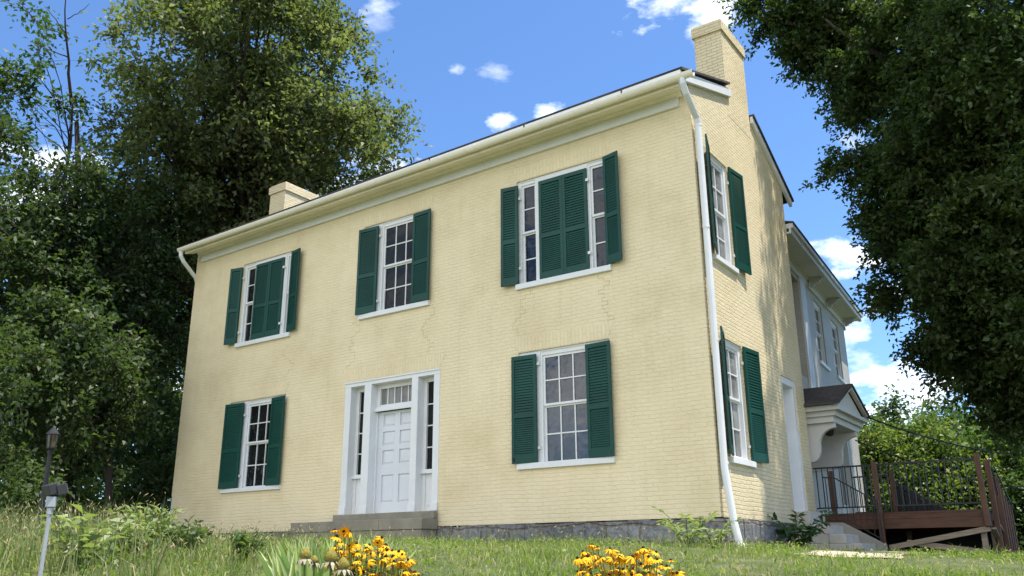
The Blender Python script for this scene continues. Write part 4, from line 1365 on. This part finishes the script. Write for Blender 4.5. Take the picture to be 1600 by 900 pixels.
# oak on the right
OB = np.array([8.6, 8.6, float(ground(8.6, 8.6))])
FK = OB + np.array([-.5, -.1, 3.4])
oak_blobs = [pxblob(1178, 0, 22.5, 12, 8, .2, .12), pxblob(1235, 30, 22.6, 35, 28, .6, .5), pxblob(1252, 92, 22.8, 20, 10, .3, .2), pxblob(1315, 55, 23, 52, 46, .9, .9), pxblob(1352, 145, 22.6, 42, 24, .6, .5), pxblob(1440, 80, 22, 105, 105, 1.8, 1.9), pxblob(1560, 90, 20.3, 115, 135, 2.0, 1.9),
             pxblob(1325, 262, 22, 20, 14, .3, .2), pxblob(1405, 262, 21.8, 62, 48, .9, .9), pxblob(1505, 240, 20.3, 95, 85, 1.5, 1.5), pxblob(1380, 362, 21.5, 32, 36, .5, .4), pxblob(1445, 362, 21.3, 65, 46, .9, .9), pxblob(1535, 390, 20, 95, 75, 1.5, 1.5),
             pxblob(1420, 455, 21.3, 45, 24, .6, .5), pxblob(1530, 492, 20, 65, 42, .9, .9), pxblob(1480, 548, 21, 34, 20, .5, .35), pxblob(1560, 580, 20.5, 45, 34, .6, .55), pxblob(1585, 645, 21, 26, 16, .4, .2),
             pxblob(1480, 130, 27, 110, 90, 2.0, 1.6), pxblob(1425, 235, 27, 55, 60, 1.4, 1.0), pxblob(1560, 240, 27, 100, 110, 2.0, 1.3), pxblob(1440, 10, 27.5, 100, 60, 1.8, 1.0), pxblob(1700, 250, 19.8, 130, 200, 2.4, 1.8), pxblob(1700, 480, 19.8, 110, 110, 2.0, 1.1), pxblob(1420, -110, 23.5, 150, 80, 2.2, 1.3), pxblob(1600, -120, 20.8, 160, 110, 2.4, 1.4), pxblob(1240, -80, 24.5, 70, 40, 1.2, .5)]
make_tree('oak_tree', 'large dark oak leaning in over the deck from the right edge', 'tree', OB, OB + np.array([-.9, -.3, 10.5]), .42, oak_blobs, 940, 250, .13, M['leaf_oak'], limbs=64, clump=.78, fork=.32, droop=.25, shell=.4, twig=.55,
          extra_limbs=[(FK, at(1565, 290, 21.0), .24, .17), (at(1565, 290, 21.0), at(1420, 110, 21.4), .17, .07), (at(1420, 110, 21.4), at(1290, 30, 21.8), .07, .025), (at(1590, 340, 21.0), at(1440, 360, 20.8), .10, .03), (FK, at(1540, 410, 20.8), .12, .04), (at(1530, 240, 21.1), at(1500, 60, 21.2), .12, .04)])

# bright growth behind the deck
BR = [('sunlit yellow-green bush just right of the porch hood', 1400, 38, 741, 75, 75, 'leaf_bright'), ('bright leafy bush behind the middle of the deck railing', 1480, 36, 756, 75, 80, 'leaf_bright'),
      ('bright bush behind the end posts of the deck', 1580, 36, 796, 70, 85, 'leaf_mid'), ('tall pale bush at the right edge under the oak', 1640, 39, 736, 90, 90, 'leaf_bright'), ('loose light green bush seen through the near railing', 1350, 41, 776, 60, 70, 'leaf_mid')]
for k, (lab, px, dist, pyc, rx, ry, mt) in enumerate(BR):
    shrub('bush', lab, 'bush', foot(px, dist, 870), [pxblob(px, pyc, dist, rx, ry, rx * dist / FPX, 1), pxblob(px + 25, pyc + 60, dist - 1, rx * .8, ry * .7, rx * dist / FPX * .8, .7), pxblob(px - 30, pyc + 90, dist, rx * .8, ry * .6, rx * dist / FPX * .8, .7)],
          260, 150, .19, M[mt], group='sunlit bushes behind the deck', stems=14, clump=1.05, srad=.06)
for k, (lab, px, dist, pyc, rx, ry) in enumerate((('distant tree rising over the bushes beside the cable', 1430, 56, 690, 75, 60), ('distant darker tree under the oak boughs at right', 1560, 60, 690, 90, 65))):
    make_tree('background_tree', lab, 'tree', foot(px, dist, 870), at(px, pyc - ry * .5, dist), .2, [pxblob(px, pyc, dist, rx, ry, rx * dist / FPX, 1), pxblob(px, pyc + 80, dist, rx * 1.2, ry, rx * dist / FPX, 1)], 130, 100, .3, M['leaf_mid'], group='distant trees beyond the bushes', limbs=10, clump=1.1)

# ------------------------------------------------------------------ grass
def blades(px_, py_, h, bend, wid, tint, name, mat, heads=None):
    """curved three-level blades; arrays of base positions"""
    n = len(px_)
    z = ground(px_, py_) - .01
    a = rng.random(n) * 2 * math.pi
    d = np.stack([np.cos(a), np.sin(a), np.zeros(n)], 1)
    s = np.stack([-np.sin(a), np.cos(a), np.zeros(n)], 1)
    # widen side vector towards random facing
    fa = rng.random(n) * 2 * math.pi
    s = np.stack([np.cos(fa), np.sin(fa), np.zeros(n)], 1)
    b_ = np.stack([px_, py_, z], 1)
    h = h[:, None]; bend = bend[:, None]; wid = wid[:, None]
    up = np.array([0, 0, 1.0])
    v = np.empty((n, 6, 3))
    v[:, 0] = b_ - s * wid * .5; v[:, 1] = b_ + s * wid * .5
    m_ = b_ + up * h * .55 + d * bend * h * .25
    v[:, 2] = m_ - s * wid * .42; v[:, 3] = m_ + s * wid * .42
    t_ = b_ + up * h * (1 - .35 * bend) + d * bend * h * .85
    v[:, 4] = t_ - s * wid * .06; v[:, 5] = t_ + s * wid * .06
    o = np.arange(n)[:, None] * 6
    f = np.concatenate([o + np.array([[0, 1, 3, 2]]), o + np.array([[2, 3, 5, 4]])], 0)
    return v.reshape(-1, 3), f, np.repeat(tint, 6), t_, d

def fan(n, dmin, dmax, pmin, pmax, power=1.0):
    """points on the ground seen between image columns pmin..pmax; uniform in depth along the view"""
    s = dmin + (dmax - dmin) * rng.random(n) ** power
    p = rng.uniform(pmin, pmax, n)
    k = (p - 800) / FPX / .954
    rx = np.array([SV[1], -SV[0]])
    x = CAM[0] + SV[0] * s + rx[0] * k * s
    y = CAM[1] + SV[1] * s + rx[1] * k * s
    return x, y

def allowed(x, y):
    house_ = (x > XL - .1) & (x < .06) & (y > -.02)
    steps_ = (x > -8.9) & (x < -4.9) & (y > -.5) & (y < .1)
    path_ = (x > 1.38) & (x < 2.55) & (y > -2.0) & (y < 3.7)
    st2 = (x > 0) & (x < 1.3) & (y > 3.4) & (y < 4.6)
    dk_ = (x > 0) & (x < 3.1) & (y > 4.9)
    return ~(house_ | steps_ | path_ | st2 | dk_)

# lawn
xs_, ys_ = fan(150000, 3.6, 20, -250, 1900, 1.1)
k = allowed(xs_, ys_)
grv = (ys_ > -2.2) & (ys_ < -1.35) & (xs_ < -.4) & (rng.random(len(xs_)) < .8)
k &= ~grv
patch = np.sin(xs_ * 1.9 + 1) * np.cos(ys_ * 1.3) + .6 * np.sin(xs_ * .7 - ys_ * 1.1) + .7 * np.sin(xs_ * 5.3 + 2 * np.sin(ys_ * 2.1)) * np.cos(ys_ * 4.1)
k &= rng.random(len(xs_)) < np.clip(.78 + .3 * patch, .25, 1)
xs_, ys_, patch = xs_[k], ys_[k], patch[k]
h = rng.gamma(4, .0165, len(xs_)) * (1 + .35 * patch).clip(.35, 2)
ti = np.clip(rng.normal(.45, .22, len(xs_)) - .1 * patch + (rng.random(len(xs_)) < .08) * .5, 0, 1)
v, f, t2, _, _ = blades(xs_, ys_, h, rng.uniform(.3, 1.25, len(xs_)), rng.uniform(.005, .011, len(xs_)), ti, 'lawn', None)
xc, yc = fan(16000, 3.8, 14, -250, 1900, 1.2)
k = allowed(xc, yc) & (np.sin(xc * 2.3) * np.cos(yc * 1.7 + 1) + rng.normal(0, .5, len(xc)) > .1)
xc, yc = xc[k], yc[k]
pc = np.stack([xc, yc, ground(xc, yc) + rng.uniform(.01, .10, len(xc))], 1)
vc, fc = leaves_geo(pc, unit(rng.normal(size=pc.shape)), .05, width=.6, fold=.1, up=1.4)
tc_ = np.repeat(np.clip(rng.normal(.35, .2, len(pc)), 0, 1), 4)
tag(np_mesh('lawn_grass', np.concatenate([v, vc]), np.concatenate([f, fc + len(v)]), np.concatenate([t2, tc_]), M['grass']), kind='stuff')

def spikelets(tips, dirs, length, rad):
    """foxtail heads: small four sided spindles"""
    n = len(tips)
    d = unit(dirs * .55 + np.array([0, 0, .75]) + rng.normal(size=(n, 3)) * .15)
    a = unit(np.cross(d, np.array([.3, .2, .9])))
    b_ = np.cross(d, a)
    L_ = length[:, None]; r_ = rad[:, None]
    v = np.empty((n, 6, 3))
    v[:, 0] = tips - d * L_ * .1; v[:, 5] = tips + d * L_
    mid = tips + d * L_ * .45
    for i, q in enumerate((a, b_, -a, -b_)):
        v[:, 1 + i] = mid + q * r_
    o = np.arange(n)[:, None] * 6
    fs = [o + np.array([[0, 1 + (i + 1) % 4, 1 + i, 1 + i]]) for i in range(4)]
    tri = []
    for i in range(4):
        j = 1 + (i + 1) % 4
        tri.append(np.concatenate([o + 0, o + j, o + 1 + i], 1)); tri.append(np.concatenate([o + 5, o + 1 + i, o + j], 1))
    return v.reshape(-1, 3), np.concatenate(tri, 0)

def tall_grass(regions, name):
    X_, Y_, H_ = [], [], []
    for (n, dmin, dmax, p0, p1, h0, h1) in regions:
        a, b_ = fan(n, dmin, dmax, p0, p1)
        q = allowed(a, b_)
        X_.append(a[q]); Y_.append(b_[q]); H_.append(rng.uniform(h0, h1, q.sum()))
    n_ = 1500
    X_.append(rng.uniform(-13.2, -.1, n_)); Y_.append(-.05 - rng.random(n_) ** 1.5 * .9); H_.append(rng.uniform(.08, .36, n_))
    q_ = allowed(X_[-1], Y_[-1]); X_[-1], Y_[-1], H_[-1] = X_[-1][q_], Y_[-1][q_], H_[-1][q_]
    X_, Y_, H_ = map(np.concatenate, (X_, Y_, H_))
    q = rng.random(len(X_)) < np.clip(.55 + .5 * np.sin(X_ * 2.9 + np.sin(Y_ * 1.7)) * np.cos(Y_ * 3.3), .08, 1)
    X_, Y_, H_ = X_[q], Y_[q], H_[q]
    n = len(X_)
    ti = np.clip(rng.normal(.42, .25, n), 0, 1)
    v, f, t2, tips, dirs = blades(X_, Y_, H_, rng.uniform(.1, .8, n), rng.uniform(.004, .010, n), ti, name, None)
    q = rng.random(n) < .16
    sv, sf = spikelets(tips[q], dirs[q], rng.uniform(.04, .08, q.sum()), rng.uniform(.004, .008, q.sum()))
    # quads to tris so both fit one mesh
    ft = np.concatenate([f[:, [0, 1, 2]], f[:, [0, 2, 3]], sf + len(v)], 0)
    vt = np.concatenate([v, sv], 0)
    tt = np.concatenate([t2, np.repeat(np.clip(rng.normal(.85, .12, q.sum()), 0, 1), 6)])
    return tag(np_mesh(name, vt, ft, tt, M['drygrass']), kind='stuff')
tall_grass([(5200, 5.8, 12, -200, 300, .12, .50), (1800, 9, 13, -200, 300, .3, .62), (1900, 6.5, 11.5, 300, 520, .10, .26), (700, 9.5, 13.2, 520, 1160, .10, .26), (500, 13.0, 14.6, 500, 1130, .12, .34), (420, 10, 13, 1180, 1320, .08, .22), (350, 12, 16, 1330, 1620, .06, .16), (1100, 13, 19, -100, 290, .3, .7)], 'tall_grass')

# leafy weeds, each a plant of its own
def pinnate(mb_pos, root, tip, arch, nleaf, leaflen, P_, D_):
    root, tip = np.array(root, float), np.array(tip, float)
    ax = tip - root
    side = unit(np.cross(ax, [0, 0, 1]))
    for k in range(2, nleaf + 1):
        t_ = k / nleaf
        p = root + ax * t_ + np.array([0, 0, arch * math.sin(math.pi * t_ * .9)])
        for sgn in (-1, 1):
            P_.append(p); D_.append(side * sgn + unit(ax) * .45 + np.array([0, 0, -.2]))
def frond_plant(name, label, base, nfr, length, leaflen, mat, spread=1.0, rise=.8, cat='plant', group=None, width=.34):
    base = np.array(base, float)
    p_ = tag(empty(name, tuple(base)), label, cat, group)
    P_, D_ = [], []
    tm = MB()
    for i in range(nfr):
        a = 2 * math.pi * (i + rng.random() * .6) / nfr
        l_ = length * rng.uniform(.6, 1.1)
        tip = base + np.array([math.cos(a) * spread * l_ * .8, math.sin(a) * spread * l_ * .8, rise * l_ * rng.uniform(.5, 1.1)])
        ar = l_ * .22
        pinnate(None, base, tip, ar, 13, leaflen, P_, D_)
        tm.tube([base + (tip - base) * t_ + np.array([0, 0, ar * math.sin(math.pi * t_ * .9)]) for t_ in np.linspace(0, 1, 7)], [.006 * (1 - .7 * t_) for t_ in np.linspace(0, 1, 7)], 5)
    P_, D_ = np.array(P_), unit(np.array(D_))
    v, f = leaves_geo(P_, D_, leaflen, width=width, fold=.08, up=1.3)
    np_mesh('frond', v, f, np.repeat(np.clip(rng.normal(.5, .2, len(P_)), 0, 1), 4), mat, p_)
    hb(tm, 'stem', M['stem'], p_, uv=False)
    return p_
def gpt(px, dist):
    p = at(px, 860, dist)
    return np.array([p[0], p[1], float(ground(p[0], p[1]))])
frond_plant('fern', 'dark green fern-like plant with arching fronds against the side wall', (.38, 2.35, .02), 12, .85, .16, M['leaf_fern'], .8, .62)
def weed_plant(label, px, dist, h, nst, leaf, mat, spread=.75, group='leafy weeds in the grass', per=15):
    base = gpt(px, dist)
    p_ = tag(empty('weed', tuple(base)), label, 'weed', group)
    P_, D_ = [], []
    tm = MB()
    for i in range(nst):
        a = rng.random() * 2 * math.pi
        tip = base + np.array([math.cos(a) * spread * h * rng.random() * 1.4, math.sin(a) * spread * h * rng.random() * 1.4, h * rng.uniform(.6, 1.05)])
        pts = [base + (tip - base) * t_ + np.array([0, 0, .05 * h * math.sin(3 * t_)]) for t_ in np.linspace(0, 1, 6)]
        tm.tube(pts, [.006 * (1 - .7 * t_) for t_ in np.linspace(0, 1, 6)], 5)
        for k in range(per):
            t_ = .25 + .75 * k / per
            b2_ = 2.4 * k + a
            P_.append(base + (tip - base) * t_); D_.append([math.cos(b2_), math.sin(b2_), .25])
    P_, D_ = np.array(P_), unit(np.array(D_, float))
    v, f = leaves_geo(P_, D_, leaf, width=.36, fold=.1, up=1.0)
    np_mesh('foliage', v, f, np.repeat(np.clip(rng.normal(.5, .25, len(P_)), 0, 1), 4), mat, p_)
    hb(tm, 'stem', M['stem'], p_, uv=False)
weed_plant('tall leafy weed beside the far left house corner', 225, 9.0, .44, 20, .095, M['leaf_weed'])
weed_plant('bushy weed with lighter leaves left of the stone footing', 205, 8.2, .34, 18, .085, M['leaf_weed'])
weed_plant('greyish low weed in front of the left corner window', 290, 8.6, .30, 18, .08, M['leaf_mid'])
weed_plant('weed clump between the iris leaves and the house corner', 385, 8.0, .24, 16, .07, M['leaf_mid'])
weed_plant('yellowing weed just right of the floodlight pole', 130, 7.6, .45, 10, .13, M['leaf_weed'])
frond_plant('fern', 'pale lacy fronds in front of the stone footing near the drain pipe', gpt(1075, 11.5), 9, .55, .10, M['leaf_weed'], .9, .75)
frond_plant('fern', 'pale lacy fronds just left of the drain pipe foot', gpt(1115, 11.8), 7, .45, .09, M['leaf_weed'], .9, .65)

# ------------------------------------------------------------------ flowers
def flower_mesh(name, petals, plen, pwid, droop, cone_r, cone_h, mats):
    f = MB()
    for k in range(petals):
        a = 2 * math.pi * k / petals + rng.normal() * .08
        c, s = math.cos(a), math.sin(a)
        dr = droop * rng.uniform(.6, 1.3)
        l_ = plen * rng.uniform(.85, 1.1)
        def pt(r_, w_, z_):
            return (c * r_ - s * w_, s * r_ + c * w_, z_)
        r0_, r1_, r2_ = cone_r * .7, cone_r * .7 + l_ * .55, cone_r * .7 + l_
        f.cur = 0
        f.verts_faces([pt(r0_, -pwid * .25, 0), pt(r0_, pwid * .25, 0), pt(r1_, pwid * .5, -l_ * dr * .35), pt(r1_, -pwid * .5, -l_ * dr * .35), pt(r2_, pwid * .14, -l_ * dr), pt(r2_, -pwid * .14, -l_ * dr)], [(0, 1, 2, 3), (3, 2, 4, 5)])
    f.cur = 1
    f.tube([(0, 0, -cone_h * .1), (0, 0, cone_h * .25), (0, 0, cone_h * .7), (0, 0, cone_h)], [cone_r * .8, cone_r, cone_r * .75, cone_r * .2], 10)
    return f.mesh(name, mats, uv=False)
FM = [flower_mesh('flower', 12, .034, .014, d_, .011, .016, [M['petal'], M['cone']]) for d_ in (.35, .55, .8, 1.1)]
def flower_clump(name, label, cx, dist, spots, jitter, group):
    """spots: (px, py) of each flower head"""
    base = at(cx, 900, dist)
    bz = float(ground(base[0], base[1]))
    root = tag(empty(name, (base[0], base[1], bz)), label, 'flowers', group)
    bpy.context.view_layer.update()
    tm = MB()
    P_, D_ = [], []
    for (px, py) in spots:
        dd = dist + rng.uniform(-jitter, jitter)
        p = at(px, py, dd)
        o = bpy.data.objects.new('flower', FM[rng.integers(len(FM))])
        COL.objects.link(o)
        o.parent = root
        o.location = (p[0] - base[0], p[1] - base[1], p[2] - bz)
        o.rotation_euler = (rng.normal() * .38, rng.normal() * .38, rng.random() * 6.28)
        s = rng.uniform(.68, .95)
        o.scale = (s, s, s)
        g0 = np.array([base[0] + (p[0] - base[0]) * .55 + rng.normal() * .03, base[1] + (p[1] - base[1]) * .55 + rng.normal() * .03, 0])
        g0[2] = float(ground(g0[0], g0[1])) - .03
        pts = [g0 + (p - g0) * t_ + np.array([0, 0, .02 * math.sin(3 * t_)]) for t_ in (0, .35, .7, .97)]
        tm.tube(pts, [.0045, .004, .0032, .0025], 5)
        for _ in range(5):
            t_ = rng.uniform(.15, .85)
            a = rng.random() * 6.28
            P_.append(g0 + (p - g0) * t_); D_.append([math.cos(a), math.sin(a), .3])
    v, f = leaves_geo(np.array(P_), unit(np.array(D_, float)), .085, width=.38, fold=.1, up=1.0)
    np_mesh('foliage', v, f, np.repeat(np.clip(rng.normal(.35, .2, len(P_)), 0, 1), 4), M['leaf_weed'], root)
    hb(tm, 'stem', M['stem'], root, uv=False)
    return root
def scatter_in(poly_fn, n, mind):
    out = []
    tries = 0
    while len(out) < n and tries < 20000:
        tries += 1
        p = poly_fn()
        if all((p[0] - q[0]) ** 2 + (p[1] - q[1]) ** 2 > mind ** 2 for q in out):
            out.append(p)
    return out
rr = random.Random(3)
def left_shape():
    x = rr.uniform(515, 655)
    top = 846 + max(0, (x - 600)) * .62 + max(0, 560 - x) * .35
    return (x, rr.uniform(top, 925))
sp_l = [(523, 829), (537, 830), (545, 831), (526, 839), (533, 848), (524, 855), (538, 866), (547, 856), (596, 840), (598, 856), (577, 852), (590, 848)] + scatter_in(left_shape, 88, 6.6)
flower_clump('rudbeckia', 'larger mass of yellow black-eyed daisies in front of the iris leaves', 580, 5.1, sp_l, .22, 'clumps of yellow daisies')
def right_shape():
    x = rr.uniform(902, 1062)
    top = 858 + max(0, x - 1010) * .55 + 10 * abs(math.sin((x - 900) / 34))
    return (x, rr.uniform(top, 925))
sp_r = [(925, 852), (934, 856), (953, 858), (955, 862), (1005, 857), (1012, 860), (1025, 863), (994, 867), (1014, 872), (1048, 876), (912, 880), (903, 893), (922, 868), (1062, 893), (968, 871)] + scatter_in(right_shape, 82, 7.0)
flower_clump('rudbeckia', 'looser patch of yellow black-eyed daisies below the lower right window', 985, 5.1, sp_r, .25, 'clumps of yellow daisies')
# spent coneflowers
cone_me = None
for k, (px, py, sc2, lab) in enumerate(((477, 868, 1.0, 'leftmost spent coneflower head with drooping faded petals'), (517, 872, 1.15, 'largest spent olive coneflower head among the iris leaves'), (536, 884, 1.1, 'spent coneflower head nearest the yellow daisies'), (491, 876, .7, 'smallest coneflower head between two larger ones'))):
    p = at(px, py, 4.5)
    gz_ = float(ground(p[0], p[1]))
    cf = tag(empty('coneflower', (p[0], p[1], gz_)), lab, 'flower', 'spent coneflowers')
    f = MB()
    s = .030 * sc2
    f.tube([(p[0], p[1], p[2] - s * .55), (p[0], p[1], p[2] - s * .2), (p[0], p[1], p[2] + s * .5), (p[0], p[1], p[2] + s * 1.0), (p[0], p[1], p[2] + s * 1.25)], [s * .6, s, s * .85, s * .45, s * .1], 14)
    hb(f, 'seed_cone', M['greencone'], cf, smooth=True)
    f = MB()
    for q in range(11):
        a = 2 * math.pi * q / 11 + rng.normal() * .15
        c_, s_ = math.cos(a), math.sin(a)
        l_ = s * rng.uniform(.8, 1.4); w_ = s * .28; z0_ = p[2] - s * .4
        pt = lambda r_, ww, z_: (p[0] + c_ * r_ - s_ * ww, p[1] + s_ * r_ + c_ * ww, z_)
        f.verts_faces([pt(s * .6, -w_ * .5, z0_), pt(s * .6, w_ * .5, z0_), pt(s * .6 + l_ * .55, w_, z0_ - l_ * .35), pt(s * .6 + l_ * .55, -w_, z0_ - l_ * .35), pt(s * .6 + l_ * .8, w_ * .3, z0_ - l_ * .9), pt(s * .6 + l_ * .8, -w_ * .3, z0_ - l_ * .9)], [(0, 1, 2, 3), (3, 2, 4, 5)])
    hb(f, 'petal', M['palepetal'], cf, uv=False)
    f = MB(); f.tube([(p[0] + .02, p[1], gz_ - .05), (p[0] + .01, p[1], (gz_ + p[2]) / 2), (p[0], p[1], p[2] - s * .5)], [.006, .005, .004], 6)
    hb(f, 'stem', M['stem'], cf, uv=False)
# iris fans
ib = at(520, 895, 5.9)
ir = tag(empty('iris', (ib[0], ib[1], float(ground(ib[0], ib[1])))), 'clump of variegated sword-shaped iris leaves left of the yellow daisies', 'plant')
V_, F_, T_ = [], [], []
for k in range(150):
    px = rng.uniform(434, 612)
    dd = rng.uniform(5.4, 6.0)
    p = at(px, 905, dd); p[2] = float(ground(p[0], p[1]))
    htop = at(px, 825 + abs(px - 530) * .13 + rng.uniform(0, 30), dd)[2]
    H_ = max(.12, htop - p[2])
    lean = np.array([RGT[0], RGT[1], 0]) * ((px - 530) / 100 * .22 + rng.normal() * .2) + np.array([SV[0], SV[1], 0]) * rng.normal() * .1
    s = unit(np.array([RGT[0], RGT[1], 0]) + np.array([SV[0], SV[1], 0]) * rng.normal() * .5)
    wd = rng.uniform(.015, .027)
    base_i = len(V_)
    n = 5
    cream = rng.random() < .6
    gb = rng.uniform(.05, .5)
    for j in range(n + 1):
        t_ = j / n
        c = p + np.array([0, 0, H_ * t_ * (1 - .06 * t_)]) + lean * H_ * t_ ** 1.7
        w_ = wd * (1 - t_ ** 2.2) + .001
        off = .35
        V_ += [c - s * w_, c - s * w_ * off, c + s * w_ * off, c + s * w_]
        g_ = rng.uniform(.1, .45)
        g_ = gb + .1 * t_
        T_ += [(1.0 if cream else g_), (.85 if cream else g_), g_, g_ + (.35 if t_ > .8 else 0)]
    for j in range(n):
        for q in range(3):
            a = base_i + j * 4 + q
            F_.append((a, a + 1, a + 5, a + 4))
np_mesh('leaf_blade', np.array(V_), np.array(F_), np.array(T_), M['iris'], ir)
